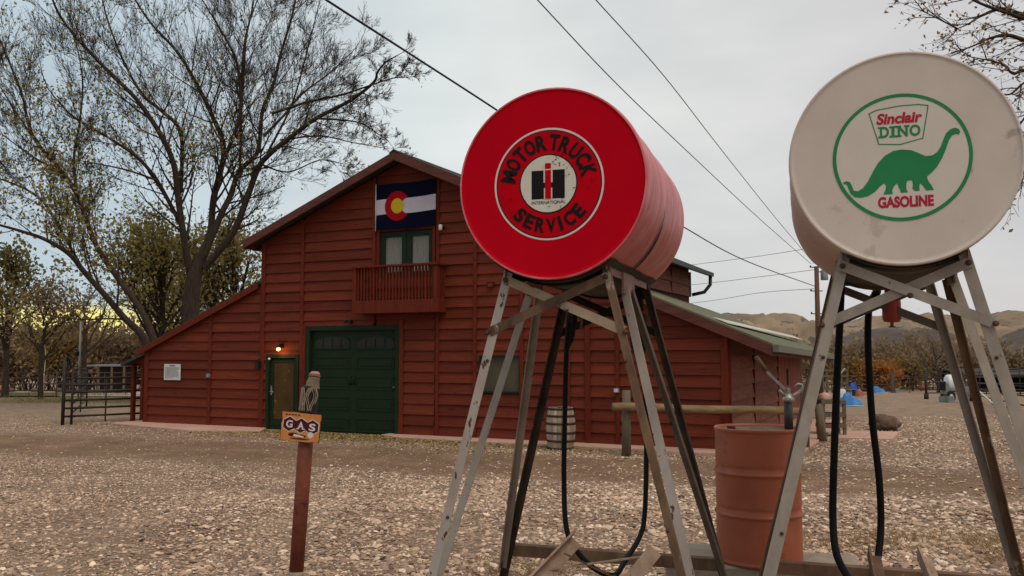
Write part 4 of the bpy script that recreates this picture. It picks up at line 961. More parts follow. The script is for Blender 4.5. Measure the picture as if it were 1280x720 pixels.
# ------------------------------------------------------------------ stands
def make_stand(name, label, cx, cy, cz, mats, flip=False):
    st = thing(name, label, 'tank stand', (cx, cy, 0), AX); zt = cz-.455
    MF, MB_, MR = mats['front'], mats['brace'], mats['rear']
    hw, fw = .255, .88; v0, v1, vm = .10, 1.40, .66; f0, f1 = -.02, 1.52
    def leg(p, q, A, B, mt, w=.050): return MB().angle(p, q, A, B, w).build('leg', mt, st)
    # front legs
    leg((-hw-.03, v0, zt+.02), (-fw, f0, 0), (1,0,0), (0,1,0), mats['fl'])
    leg((hw+.03, v0, zt+.02), (fw, f0, 0), (-1,0,0), (0,1,0), mats['fr'], mats.get('frw', .054))
    leg((-hw-.03, v1, zt+.02), (-fw, f1, 0), (1,0,0), (0,-1,0), mats['rl'])
    leg((hw+.03, v1, zt+.02), (fw, f1, 0), (-1,0,0), (0,-1,0), mats['rr'])
    # side struts: from each foot up to the middle of the top rail
    def on(leg0, leg1, t): return Vector(leg0).lerp(Vector(leg1), t)
    for s, (ma, mb_) in ((-1, mats['sl']), (1, mats['sr'])):
        fa = on((s*(hw+.03), v0, zt), (s*fw, f0, 0), .86); fb = on((s*(hw+.03), v1, zt), (s*fw, f1, 0), .80)
        top = Vector((s*(hw+.045), vm, zt-.06))
        MB().angle(top+Vector((0,-.10,0)), fa+Vector((s*.012,.13 if s > 0 else .06,0)), (-s,0,0), (0,1,0), .045).build('strut', ma, st)
        MB().angle(top+Vector((0,.10,0)), fb+Vector((s*.012,-.03,0)), (-s,0,0), (0,-1,0), .045).build('strut', mb_, st)
        MB().box((s*(hw+.03)-.006, vm-.17, zt-.10), (s*(hw+.03)+.006, vm+.17, zt+.02)).build('gusset', mats['rail'], st)
        MB().angle((s*(hw+.025), v0-.02, zt+.05), (s*(hw+.025), v1+.02, zt+.05), (-s,0,0), (0,0,-1), .07).build('top_rail', mats['rail'], st)
    for v in (v0+.02, v1-.06): 
        MB().angle((-hw, v, zt+.0), (hw, v, zt+.0), (0,0,-1), (0,1,0), .05).build('cross_rail', mats['rearx'], st)
        arc = [(x, zt+.465-sqrt(max(.0, (TR+.004)**2-x*x))) for x in [hw*(-1+i/6) for i in range(13)]]
        MB().prism([(x, z) for x, z in arc]+[(x, z-.03) for x, z in arc[::-1]], v+.05, v).build('saddle', mats['rearx'], st)
    # X braces front and back
    def xb(y, m1, m2, th=.006):
        a = (-hw-.02, y-.012, zt-.015); b_ = (hw+.10+.02, y-.012, zt-.30); c = (hw+.02, y-.024, zt-.015); d_ = (-hw-.12, y-.024, zt-.30)
        if flip: a = (a[0], y-.026, a[2]); b_ = (b_[0], y-.026, b_[2]); c = (c[0], y-.012, c[2]); d_ = (d_[0], y-.012, d_[2])
        MB().angle(Vector(a), Vector(b_), (0,0,-1), (0,1,0), .048).build('brace', m1, st)
        MB().angle(Vector(c), Vector(d_), (0,0,-1), (0,1,0), .048).build('brace', m2, st)
        return a, b_, c, d_
    ends = xb(v0, mats['x1'], mats['x2']); xb(v1+.04, mats['rearx'], mats['rearx'])
    for e_ in ends+((.02, v0-.026, zt-.165),):
        MB().lathe([(.0,-.016),(.013,-.014),(.014,0),(.0,0)], 8, (e_[0], e_[1]-.004, e_[2]-.026), 'y').build('bolt', M_bolt, st)
    for s in (-1, 1):
        for t in (.2, .55, .8):
            p = on((s*(hw+.0), v0, zt), (s*(fw-.03), f0, 0), t)
            MB().lathe([(0,-.006),(.009,-.005),(.009,0)], 8, (p[0], p[1]-.002, p[2]), 'y', cap=False).build('bolt', mats['bolt'], st)
    # low rear rail
    MB().angle((-fw+.15, f1-.03, .62), (fw-.15, f1-.03, .62), (0,0,-1), (0,1,0), .075, .007).build('bottom_rail', mats['low'], st)
    return st, zt
M_rear = mat('dark_brown_rusted_leg', (.07,.045,.03), (.028,.018,.013), scale=6, rough=.75, c3=(.16,.11,.075), c3pos=.64, c3scale=12, spec=.12)
M_dull = mat('dull_brown_strut', (.16,.125,.09), (.085,.06,.042), scale=6, rough=.7, c3=(.035,.02,.014), c3pos=.6)
RS = dict(frw=.038, front=M_whiteleg, brace=M_greyleg, rear=M_darksteel, fl=M_whiteleg, fr=M_rustleg, rl=M_rear, rr=M_rear, sl=(M_greyleg, M_greyleg), sr=(M_whiteleg, M_dull), rail=mat('pinkish_overspray_rail', (.34,.17,.15), (.2,.1,.085), scale=6, rough=.6, c3=(.08,.04,.03), c3pos=.6), rearx=M_darksteel, x1=M_yellowpaint, x2=M_rustleg, bolt=M_bolt, low=M_rustleg)
rst, zt1 = make_stand('tank_stand', 'tall chipped angle-iron stand under the red tank', rc.x, rc.y, rc.z, RS)
M_lowr = mat('brown_rust_rail', (.2,.105,.06), (.11,.055,.033), scale=7, rough=.7, c3=(.3,.2,.13), c3pos=.66)
WS = dict(front=M_greyleg, brace=M_greyleg, rear=M_greyleg, fl=M_greyleg, fr=M_greyleg, rl=M_rustleg, rr=M_greyleg, sl=(M_greyleg, M_rustleg), sr=(M_greyleg, M_rustleg), rail=M_greyleg, rearx=mat('dull_brown_brace', (.13,.10,.075), (.07,.052,.04), scale=6, rough=.6), x1=M_greyleg, x2=M_greyleg, bolt=M_bolt, low=M_lowr)
wst, zt2 = make_stand('tank_stand', 'tall grey angle-iron stand under the cream tank', sc_.x, sc_.y, sc_.z, WS, flip=True)
# ------------------------------------------------------------------ hoses, filters and leaning angle irons (hang from the tanks)
def spline(pts, n=8):
    P = [Vector(p) for p in pts]; P = [P[0]*2-P[1]]+P+[P[-1]*2-P[-2]]; o = []
    for i in range(1, len(P)-2):
        for k in range(n):
            t = k/n; a, b_, c, d_ = P[i-1], P[i], P[i+1], P[i+2]
            o.append(.5*((2*b_)+(-a+c)*t+(2*a-5*b_+4*c-d_)*t*t+(-a+3*b_-3*c+d_)*t**3))
    o.append(P[-2]); return o
def hose(name, label, pix, Ys, r, ends=True):
    pts = spline([at(u, v, y) for (u, v), y in zip(pix, Ys)]); o0 = pts[0].copy()
    t = thing(name, label, 'hose', o0); MB().tube([p-o0 for p in pts], r, 12).build('hose_line', M_rubber, t)
    MB().tube([pts[0]-o0+Vector((0,0,.05)), pts[0]-o0, pts[2]-o0], r*1.25, 10).build('fitting', M_brush, t)
    return t
hose('fuel_hose', 'black fuel hose looping down the middle of the red tank stand', [(712,392),(708,440),(706,520),(705,600),(708,660),(722,690),(745,712),(768,719),(782,700),(800,670),(806,640),(808,560),(806,480),(800,420),(800,385)], [5.6,5.6,5.6,5.6,5.5,5.4,5.3,5.3,5.5,5.8,5.9,6,6,6,6], .0165)
hose('fuel_hose', 'left black fuel hose hanging under the cream tank', [(1052,340),(1050,400),(1046,480),(1043,560),(1041,640),(1045,690),(1060,722),(1075,745)], [5.3,5.3,5.3,5.3,5.3,5.2,5.1,5.0], .0215)
hose('fuel_hose', 'right black fuel hose hanging under the cream tank', [(1096,365),(1087,382),(1085,430),(1090,520),(1099,600),(1101,660),(1096,705),(1085,745)], [5.6,5.6,5.6,5.6,5.6,5.6,5.5,5.3], .0215)
fp = at(1114, 372, 5.45); fl_ = thing('fuel_filter', 'red canister fuel filter hanging below the cream tank', 'fuel filter', fp, AX)
MB().lathe([(.0,.13),(.035,.12),(.04,0),(.0,-.005)], 16).build('filter_head', M_shadegreen, fl_)
MB().lathe([(.052,-.01),(.055,-.03),(.055,-.13),(.045,-.15),(.01,-.155),(.01,-.18),(0,-.182)], 18).build('bowl', M_shadegreen, fl_)
MB().box((-.02,-.004,-.186),(.02,.004,-.178)).build('drain_tap', M_brush, fl_)
fp = at(798, 392, 5.9); fl2 = thing('fuel_filter', 'dark fuel filter hanging below the back of the red tank', 'fuel filter', fp, AX)
MB().lathe([(.0,.16),(.03,.15),(.04,.02),(.0,.01)], 16).build('filter_head', M_darksteel, fl2); MB().lathe([(.06,0),(.062,-.02),(.055,-.22),(.04,-.25),(.01,-.26),(.01,-.30),(0,-.302)], 18).build('bowl', M_darksteel, fl2)
fp = at(716, 400, 5.7); fl3 = thing('shutoff_valve', 'dark shutoff valve and nozzle hooked inside the red tank stand', 'valve', fp, AX)
MB().tube([(0,0,.1),(0,0,0),(-.02,0,-.12),(-.05,0,-.2)], [.02,.03,.028,.015], 10).build('valve_body', M_darksteel, fl3); MB().tube([(.01,0,.05),(.06,0,.0),(.05,0,-.06)], .01, 8).build('valve_lever', M_rustleg, fl3)
M_pale = mat('sun_bleached_wood', (.40,.27,.19), (.26,.165,.11), scale=5, stretch=(3,3,1), rough=.8, c3=(.14,.08,.05), c3pos=.62, bump=.3, rnd=.08)
def lean_iron(name, label, a, b_, w=.07, mt=None, A=(1,0,.2), B=(.3,.6,-1)):
    o0 = b_.copy(); o0.z = 0; t = thing(name, label, 'angle iron', o0); MB().angle(a-o0, b_-o0, A, B, w, .012).build('iron_bar', mt or M_pale, t); return t
lean_iron('angle_iron', 'left bleached angle iron leaning in the red stand', at(712,671,5.35), at(640,745,4.9), .085, A=(.8,-.2,-.6), B=(0,.6,.9))
lean_iron('angle_iron', 'right bleached angle iron leaning in the red stand', at(812,681,5.2), at(752,755,4.9), .085, A=(.8,-.2,-.6), B=(-.6,.3,-.7))
for i, (pa, pb, r_) in enumerate((((678,713),(815,694), .008), ((706,692),(768,722), .011))):
    A_, B_ = at(*pa, 5.1), at(*pb, 5.2); o0 = A_.copy(); t = thing('tie_bar', ['thin bright tie rod crossing between the two leaning irons', 'short brown tie bar beside the hose loop'][i], 'tie bar', o0)
    MB().beam(A_-o0, B_-o0, r_*2.2, r_).build('rod', M_pale if i == 0 else M_rustleg, t)
    MB().lathe([(0,-.01),(.015,-.01),(.015,.01),(0,.01)], 8, B_-o0, 'y').build('end_nut', M_bolt, t)
lean_iron('angle_iron', 'left brown angle iron leaning on the rail of the cream stand', at(1084,696,4.95), at(1096,760,4.4), .07, M_lowr, A=(1,0,0), B=(0,.5,1))
lean_iron('angle_iron', 'right brown angle iron leaning on the rail of the cream stand', at(1146,698,4.95), at(1172,765,4.4), .07, M_pale, A=(1,0,0), B=(0,.5,1))

# ================================================================== GAS POST
gb = gnd(370, 722); gt_ = at(385, 512, gb.y); PW = 9.3/FPX*gb.y
gp = thing('sign_post', 'rusty red pipe post leaning a little in the gravel', 'post', gb)
MB().tube([(0,0,-.05), (0,0,.03), (.004,0,.06)], [PW*.98, PW*.97, PW*.93], 20).build('concrete_base', M_concrete, gp)
MB().tube([(.002,0,.05), gt_.lerp(gb,.5)-gb, gt_-gb], [PW*.93, PW*.96, PW*1.0], 24).build('pipe', M_redpost, gp)
sg = thing('gas_sign', 'small orange enamel sign with GAS in maroon hexagons nailed to the red post', 'sign', at(376, 534, gb.y-PW-.03)); sg.rotation_euler = (0, radians(5.5), radians(4))
sy = gb.y/FPX; SW, SHh = 23.2*sy, 17.2*sy
rsg = random.Random(8); edge = []
for (x0_, z0_, x1_, z1_) in ((-1,-1,1,-1),(1,-1,1,1),(1,1,-1,1),(-1,1,-1,-1)):
    for k in range(7):
        t = k/7; j = rsg.uniform(-.03, .03); edge.append(((x0_+(x1_-x0_)*t+j*(x0_ == x1_))*SW, (z0_+(z1_-z0_)*t+j*(z0_ == z1_))*SHh))
MB().prism([(x*1.03, z*1.03) for x, z in edge], .012, .0).build('sign_edge', M_maroon, sg); MB().prism(edge, -.001, -.006).build('sign_plate', M_orange, sg)
HR = SW*.36
for ch, fx, dz in (('G', -.60, .18), ('A', .0, .12), ('S', .60, .06)):
    hxp = lambda r: [(fx*SW+r*cos(pi/2+k*pi/3), dz*SHh+r*1.06*sin(pi/2+k*pi/3)) for k in range(6)]
    m = MB(); flat(m, hxp(HR*1.13), -.0075); m.build('hexagon_border', M_swhiteclean, sg, fix=False)
    m = MB(); flat(m, hxp(HR), -.0085); m.build('hexagon', M_maroon, sg, fix=False)
    m = MB(); put_text(m, ch, fx*SW, dz*SHh, -.0095, w_=HR*.95, h=HR*1.08, off=.03)
    if ch == 'A':
        for s_ in (-1, 1): rect(m, fx*SW+s_*HR*.42-HR*.22, dz*SHh-HR*.56, fx*SW+s_*HR*.42+HR*.22, dz*SHh-HR*.44, -.0097)
    m.build('lettering', M_swhiteclean, sg, fix=False)
m = MB()
for (x, z, w_, h_) in ((-.35,-.55,.28,.14), (.05,-.62,.3,.10), (.0,-.82,.55,.05)): flat(m, [(x*SW+w_*SW*cos(t*pi/8)*(1 if t % 2 else .85), z*SHh+h_*SHh*sin(t*pi/8)) for t in range(16)], -.0085)
m.build('small_print_shape', M_maroon, sg, fix=False)
m = MB(); disc(m, SW*.16, -.0088, 20, SW*.55, -SHh*.5); flat(m, [(-SW*.35,-SHh*.66),(SW*.2,-SHh*.72),(SW*.22,-SHh*.62),(-SW*.3,-SHh*.5)], -.0088); m.build('small_print_light', M_swhiteclean, sg, fix=False)
m = MB()
for k in range(5): rect(m, -SW*.85+k*SW*.16, SHh*.80, -SW*.85+k*SW*.16+SW*.11, SHh*.88, -.0078)
m.build('small_print_dark', M_maroon, sg, fix=False)
# boot upside down on the post
bt = thing('cowboy_boot', 'black cowboy boot with pale swirl stitching upside down on the post', 'boot', gt_+Vector((0,0,-.02))); bt.rotation_euler = (0, radians(4), radians(-25))
sc = sy
sz_b = 1.0
def bring(m, rings, n=24):
    vs = []
    for (cx, cy, z, rx, ry, tl) in rings:
        rx *= .8; ry *= .8; cx += z*.09
        for k in range(n):
            a = 2*pi*k/n; x, y = rx*cos(a), ry*sin(a); vs.append((cx+x, cy+y, z+y*tl))
    fs = [(i*n+k, i*n+(k+1) % n, (i+1)*n+(k+1) % n, (i+1)*n+k) for i in range(len(rings)-1) for k in range(n)]
    m.add(vs, fs+[tuple(range(n-1,-1,-1)), tuple((len(rings)-1)*n+k for k in range(n))], True)
m = MB(); bring(m, [(0,0,-.04,13.2*sc,15*sc,0),(0,0,.0,13.4*sc,15*sc,0),(0,0,8*sc,13*sc,15*sc,0),(0,0,18*sc,12*sc,13.5*sc,0),(0,0,26*sc,11.5*sc,12*sc,0),(0,-1*sc,32*sc,10.5*sc,12*sc,-.1)]); m.build('boot_shaft', M_boot, bt)
m = MB(); bring(m, [(0,0,29*sc,12.8*sc,12.6*sc,.0),(0,0,31*sc,12.4*sc,12.4*sc,.0),(1*sc,0,33*sc,10.6*sc,10.8*sc,0),(1*sc,0,38*sc,9.4*sc,10*sc,-.1),(2*sc,0,42*sc,8.8*sc,9*sc,-.1),(2*sc,0,44*sc,8.4*sc,8.6*sc,-.1)]); m.build('boot_foot', M_sole, bt)
m = MB(); bring(m, [(2*sc,0,44.1*sc,9.2*sc,9.4*sc,-.15),(2*sc,0,46*sc,9*sc,9.2*sc,-.15)]); m.build('sole', M_sole, bt)
m = MB(); bring(m, [(2*sc,0,46.1*sc,8.6*sc,8.8*sc,-.15),(2*sc,0,48.5*sc,7.6*sc,7.8*sc,-.1),(2*sc,0,50.5*sc,5*sc,5*sc,0)]); m.build('heel', M_pink, bt)
m = MB()
for ph in (-2.35, -1.57, -.8):
    for s_ in (-1, 1):
        for w0 in (0, .16):
            pts_ = []
            for i in range(26):
                t = i/25; a = ph+s_*(.10+w0*(1+t)+(.10+.22*t)*sin(t*pi*(2.1+ph*.5)+ph*2)*(1-.5*w0)); z = (2+28*t)*sc; rx = (13.4-.07*28*t)*sc*.8+.004; ry = (15-.1*28*t)*sc*.8+.004; pts_.append((rx*cos(a)+z*.09, ry*sin(a), z))
            m.tube(pts_, .0042, 5)
m.build('stitching', M_stitch, bt)
MB().tube([(9*sc,-3*sc,8*sc),(13*sc,-3*sc,13*sc),(15*sc,-3*sc,22*sc),(12*sc,-3*sc,30*sc)], .005, 8).build('pull_strap', M_stitch, bt)
MB().tube([(-9.2*sc,-6.8*sc,2*sc),(-6.6*sc,-6.5*sc,30*sc)], .004, 6).build('side_seam', M_stitch, bt)

# ================================================================== POLE AND WIRES
pb = at(1024, 470, 48); pole = thing('utility_pole', 'brown wooden utility pole with transformer behind the barn', 'utility pole', (pb.x, 48, tz(48)))
ptz = at(1022, 333, 48).z-tz(48)
MB().tube([(0,0,0),(0,0,ptz)], [.16,.12], 12).build('pole_shaft', M_pole, pole)
MB().lathe([(0,0),(.19,0),(.2,.03),(.2,.50),(.14,.56),(0,.57)], 16, (.42,0,ptz-.75)).build('transformer', M_greytin, pole)
MB().beam((.1,0,ptz-.3), (.42,0,ptz-.3), .06, .06).build('bracket', M_greytin, pole)
for z_ in (ptz-.05, ptz-1.35, ptz-2.6): MB().beam((-.35,0,z_), (.3,0,z_), .06, .05).lathe([(.03,0),(.05,.04),(.03,.1),(0,.11)], 8, (-.33,0,z_)).build('insulator_arm', M_brush, pole)
pole2 = thing('utility_conduit', 'slim grey riser pipe strapped beside the utility pole', 'pipe', (pb.x+.22, 48.1, tz(48))); MB().tube([(0,0,0),(0,0,ptz-2.7)], .05, 8).build('riser', M_greytin, pole2)
def wire(name, label, pix, Y0, Y1, r, mt=M_wire, sag=0):
    n = len(pix); key = [at(u, v, Y0+(Y1-Y0)*i/(n-1)) for i, (u, v) in enumerate(pix)]; pts = spline(key, 8); o0 = pts[0].copy()
    o = MB().tube([p-o0 for p in pts], r, 6).build(name, mt); o.location = o0; return tag(o, label, 'wire')
# cables keep their own 3D run: from near the viewer up to the pole
def cable(label, a, Ya, b_, Yb, mids, r, mt=M_wire):
    pix = [a]+mids+[b_]; A = at(*a, Ya); B = at(*b_, Yb); L = A.x-B.x; pts = []
    for (u, v) in pix:                                   # intersect ray with the vertical plane through A and B
        d_ = ray(u, v); nrm = Vector((B.y-A.y, -(B.x-A.x), 0)); t = (A-CAM).dot(nrm)/d_.dot(nrm); pts.append(CAM+d_*t)
    o0 = pts[0].copy(); sp_ = spline(pts, 8); o = MB().tube([p-o0 for p in sp_], r, 6).build('power_cable', mt); o.location = o0; return tag(o, label, 'cable')
cable('thick black service cable passing behind the red tank', (380,-20), 14, (1019,358), 47.9, [(408,0),(515,69),(620,137),(730,211),(848,280),(930,325)], .021)
cable('thin overhead wire nearer the red tank, sloping down to the pole', (650,-24), 16, (1014,330), 47.9, [(672,0),(770,104),(860,190),(950,274)], .013, M_wireg)
cable('thin overhead wire sloping down behind the cream tank to the pole', (722,-26), 16, (1018,330), 47.9, [(745,0),(830,95),(900,185),(970,273)], .012, M_wireg)
cable('highest of the three faint level wires left of the pole', (700,352), 75, (1019,309), 48.1, [(865,331),(950,320)], .014, M_wireg)
cable('middle of the three faint level wires left of the pole', (700,372), 75, (1019,337), 48.1, [(865,356),(950,346)], .014, M_wireg)
cable('lowest of the three faint level wires left of the pole', (700,396), 75, (1018,361), 48.1, [(865,379),(950,366)], .014, M_wireg)

# ================================================================== TREES
class Tree:
    def __init__(s, seed): s.r = random.Random(seed); s.big = MB(); s.tw = MB(); s.leaf = []; s.lf = lambda q: 1; s.rmin = .0055
    def rv(s, k=1): return Vector((s.r.gauss(0, k), s.r.gauss(0, k), s.r.gauss(0, k)))
    def grow(s, p, d, L, r, lvl, up=.12, wob=.10, nch=(4, 7), ang=(18, 46), leafp=.5, lsz=.07, lspread=.12, keep=None):
        n = 5 if lvl > 0 else 4; pts = [p.copy()]; dirs = [d.copy()]
        for i in range(n):
            d = (d+s.rv(wob)+Vector((0,0,up))).normalized(); p = p+d*(L/n); pts.append(p.copy()); dirs.append(d.copy())
        rad = [max(r*(1-.72*i/n), s.rmin) for i in range(n+1)]
        (s.big if r > .035 else s.tw).tube(pts, rad, 6 if r > .06 else 4 if r > .02 else 3, cap=False)
        if lvl > 0:
            for k in range(s.r.randint(*nch)):
                t = s.r.uniform(.22, 1)**.8; i = min(int(t*n), n-1); q = pts[i].lerp(pts[i+1], t*n-i)
                ax = dirs[i].cross(s.rv()).normalized(); dd = Matrix.Rotation(radians(s.r.uniform(*ang)), 3, ax) @ dirs[i]
                s.grow(q, dd, L*s.r.uniform(.42, .72), rad[i]*.55, lvl-1, up, wob*1.15, nch, ang, leafp, lsz, lspread)
        if lvl <= 1 and leafp > 0:
            for q in pts[1:]:
                lp = leafp*s.lf(q)
                while s.r.random() < lp:
                    s.leaf.append((q+s.rv(lspread), lsz*s.r.uniform(.6, 1.3))); lp -= .38
    def limb(s, pts, r0, r1, step=.46, lens=(2.9, 1.5), lvl=3, start=.12, **k):
        pts = spline(pts, 5); n = len(pts); rad = [r0+(r1-r0)*i/(n-1) for i in range(n)]
        s.big.tube(pts, rad, 9 if r0 > .12 else 6, cap=False)
        tot = sum((pts[i+1]-pts[i]).length for i in range(n-1)); acc = 0; nxt = tot*start
        for i in range(n-1):
            seg = (pts[i+1]-pts[i]); l = seg.length; dn = seg.normalized()
            while acc+l > nxt:
                q = pts[i]+dn*(nxt-acc); t = nxt/tot
                ax = dn.cross(s.rv()).normalized(); dd = Matrix.Rotation(radians(s.r.uniform(25, 60)), 3, ax) @ dn
                s.grow(q, dd, (lens[0]+(lens[1]-lens[0])*t)*s.r.uniform(.6, 1.25), max(rad[i]*.42, .012), lvl, **k); nxt += step*s.r.uniform(.6, 1.4)
            acc += l
        s.grow(pts[-1], (pts[-1]-pts[-2]).normalized(), lens[1]*1.2, r1*.9, lvl, **k)
    def finish(s, name, label, cat, base, bark, leafm, group=None):
        t = thing(name, label, cat, base, 0, group); o0 = Vector(base)
        for mb, nm in ((s.big, 'trunk'), (s.tw, 'twigs')):
            if mb.v:
                mb.v = [(x-o0.x, y-o0.y, z-o0.z) for x, y, z in mb.v]; o = mb.build(nm, bark, t, fix=False)
                if nm == 'twigs': o['kind'] = 'stuff'
        if s.leaf:
            R = np.random.RandomState(s.r.randint(0, 9999)); n = len(s.leaf); C = np.array([tuple(p-o0) for p, _ in s.leaf]); Z = np.array([z for _, z in s.leaf])
            a = R.normal(size=(n, 3)); a /= np.linalg.norm(a, axis=1)[:, None]; b_ = np.cross(a, R.normal(size=(n, 3))); b_ /= np.linalg.norm(b_, axis=1)[:, None]
            A = a*Z[:, None]*.62; B = b_*Z[:, None]*.40
            V = np.stack([C-A, C-A*.1+B, C+A, C-A*.1-B], 1).reshape(-1, 3)
            me = bpy.data.meshes.new('foliage'); me.vertices.add(4*n); me.vertices.foreach_set('co', V.astype(np.float32).ravel()); me.loops.add(4*n); me.loops.foreach_set('vertex_index', np.arange(4*n, dtype=np.int32)); me.polygons.add(n); me.polygons.foreach_set('loop_start', np.arange(0, 4*n, 4, dtype=np.int32)); me.update(); me.validate(); me.materials.append(leafm)
            o = bpy.data.objects.new('crown', me); COL.objects.link(o); o.parent = t; o['kind'] = 'stuff'
        return t
def px_limb(T, pix, Y, r0, r1, dy=0, **k):
    if Y > 20: r0 *= .60; r1 *= .7
    n = len(pix); pts = [at(u, v, Y+dy*i/(n-1)) for i, (u, v) in enumerate(pix)]; T.limb(pts, r0, r1, **k)
YT = 37.0; P1 = YT/FPX
T = Tree(21); T.lf = lambda q: max(.10, min(1.5, 2.2-q.z/7.0))
kw = dict(leafp=.38, lsz=.115, lspread=.22, up=.12, nch=(3,5), ang=(16,40))
kb = dict(leafp=.03, lsz=.09, lspread=.15, up=.07, nch=(4,6), ang=(16,38))       # the bare outer right side
ks = dict(leafp=.22, lsz=.11, lspread=.2, up=.12, nch=(3,5), ang=(14,40))
T.big.tube(spline([at(244,520,YT), at(241,440,YT), at(238,390,YT), at(243,345,YT), at(252,318,YT)]), [.50+(.24-.50)*i/32 for i in range(33)], 12, cap=False)
px_limb(T, [(240,350),(232,310),(223,250),(217,205),(200,167),(173,127),(147,100),(110,63),(77,23),(60,-15)], YT, .26, .05, -3, **kw)
px_limb(T, [(226,240),(226,167),(200,137),(177,117),(153,73),(133,20),(125,-20)], YT, .16, .04, 2, **kw)
px_limb(T, [(250,325),(263,290),(267,247),(280,187),(263,140),(243,100),(220,63),(187,27),(160,-15)], YT, .27, .05, 3, **kw)
px_limb(T, [(280,200),(300,143),(297,83),(283,50),(253,0)], YT, .16, .04, -2, **ks)
px_limb(T, [(300,150),(305,90),(307,50),(315,13),(320,-20)], YT, .13, .04, 1, **ks)
px_limb(T, [(255,320),(277,267),(287,247),(300,213),(322,190),(328,139),(342,105),(351,67),(365,20),(372,-15)], YT, .24, .05, 2, **ks)
px_limb(T, [(256,335),(290,293),(307,253),(323,210),(340,190),(369,167),(397,147),(439,125),(467,103),(472,90),(482,78),(495,70)], YT, .26, .03, -3, lens=(2.0,.65), step=.5, **kb)
px_limb(T, [(330,170),(355,144),(378,117),(411,92),(440,65)], YT-1, .11, .03, 2, lens=(2.3,1.1), **kb)
px_limb(T, [(395,148),(425,150),(453,155),(485,176)], YT-2, .08, .02, 1, lens=(1.6,.6), step=.5, **kb)
px_limb(T, [(340,142),(383,128),(425,119),(462,107),(490,98),(505,97)], YT-1, .10, .02, -2, lens=(1.8,.6), step=.5, **kb)
px_limb(T, [(300,220),(302,120),(306,50),(325,-10)], YT+1, .12, .03, 2, **kb)
px_limb(T, [(335,190),(365,130),(385,60),(400,0)], YT+2, .10, .03, 2, lens=(2.3,1.4), **kb)
px_limb(T, [(350,175),(400,170),(440,178),(480,185)], YT+2, .07, .02, 2, lens=(1.7,.7), step=.5, **kb)
px_limb(T, [(325,205),(360,215),(400,200),(430,205)], YT+1, .07, .02, 2, lens=(1.7,.7), step=.5, **kb)
px_limb(T, [(236,300),(203,237),(187,213),(167,193),(137,173),(93,147),(67,120)], YT, .17, .04, -3, **kw)
px_limb(T, [(195,225),(160,213),(123,205),(95,200)], YT-1, .08, .02, -1, **kw)
T.finish('cottonwood_tree', 'huge spreading cottonwood rising directly behind the barn roof', 'tree', (at(244,520,YT).x, YT, 0), M_bark, M_leafA)
T = Tree(33); YU = 33.0; T.lf = lambda q: max(.2, min(1.2, 1.8-q.z/8))
px_limb(T, [(196,470),(180,423),(155,397),(134,372),(108,343),(87,318),(58,300),(30,290),(-5,280)], YU, .25, .06, -2, start=.3, **kw)
px_limb(T, [(198,470),(190,419),(173,383),(144,343),(119,304),(93,237),(53,187),(37,160),(27,117),(0,50)], YU, .24, .05, 2, start=.35, **kw)
px_limb(T, [(97,245),(92,200),(100,150),(103,100),(95,50)], YU+1, .10, .03, 1, **ks)
px_limb(T, [(50,185),(20,140),(-5,100)], YU+1, .08, .03, 1, **ks)
px_limb(T, [(75,215),(40,195),(5,170)], YU+1, .08, .03, 1, **ks)
px_limb(T, [(105,340),(60,260),(33,237),(-4,222)], YU, .1, .04, 1, **kw)
T.finish('leaning_tree', 'dark tree with two trunks leaning left over the lean-to roof', 'tree', (at(197,470,YU).x, YU, 0), M_bark, M_leafA)
# low leafy undergrowth behind the barn's left roof
def bushy(name, label, u, vtop, Y, wpx, seed, leafm, bark=M_bark, dens=1.0, lsz=.16, group=None, cat='tree', trunk=.12, crown=.75, n=None, vb=None, squash=1.0, lvl=2, leafp=.9):
    T = Tree(seed); base = Vector((at(u, 460, Y).x, Y, tz(Y))); H = at(u, vtop, Y).z-tz(Y); W = wpx/FPX*Y/2
    k_ = n or max(5, int(9*dens)); z0 = H*(1-crown)
    T.big.tube([base, base+Vector((T.r.uniform(-.1,.1),0,z0+.2*H)), base+Vector((T.r.uniform(-.2,.2),0,H*.7))], [trunk, trunk*.75, trunk*.3], 8, cap=False)
    for i in range(k_):
        a = T.r.uniform(0, 2*pi); t = (i+.5)/k_; z = z0+(H-z0)*t*.75
        rr_ = W*sin(pi*min(.97, .25+.75*t))*squash
        d_ = Vector((cos(a)*rr_, sin(a)*rr_*.8, (H-z)*.55)); L = d_.length
        T.grow(base+Vector((0,0,z)), d_.normalized(), max(L, .4*H*.5), trunk*.42, lvl, up=.08, wob=.16, nch=(4,6), leafp=leafp, lsz=lsz, lspread=lsz*1.6)
    return T.finish(name, label, cat, base, bark, leafm, group)
bushy('leafy_tree', 'olive leafed tree low behind the lean-to roof, left of the great trunk', 200, 280, 41, 140, 5, M_leafE, dens=3.2, lsz=.16, trunk=.2, crown=.8)
bushy('leafy_tree', 'olive leafed tree low behind the barn, between great trunk and gable', 290, 285, 44, 120, 6, M_leafE, dens=3.0, lsz=.16, trunk=.2, crown=.8)
bushy('leafy_tree', 'olive brown leafed tree farther back, right behind the leaning trunks', 222, 345, 55, 110, 15, M_leafE, dens=2.5, lsz=.2, trunk=.16, crown=.85)
bushy('leafy_tree', 'tall olive tree at the left edge of the yard', 8, 322, 52, 105, 7, M_leafB, dens=1.7, lsz=.22, trunk=.2, crown=.75)
bushy('yard_tree', 'brownish tree with a clean trunk on the grass strip at left', 52, 362, 47, 70, 8, M_leafD, bark=M_bark, dens=1.1, lsz=.16, trunk=.15, crown=.72)
bushy('bare_tree', 'half bare tree in front of the yellow sky gap', 105, 355, 58, 110, 9, M_leafD, bark=M_bark, dens=1.2, lsz=.12, trunk=.2, crown=.7, leafp=.10)
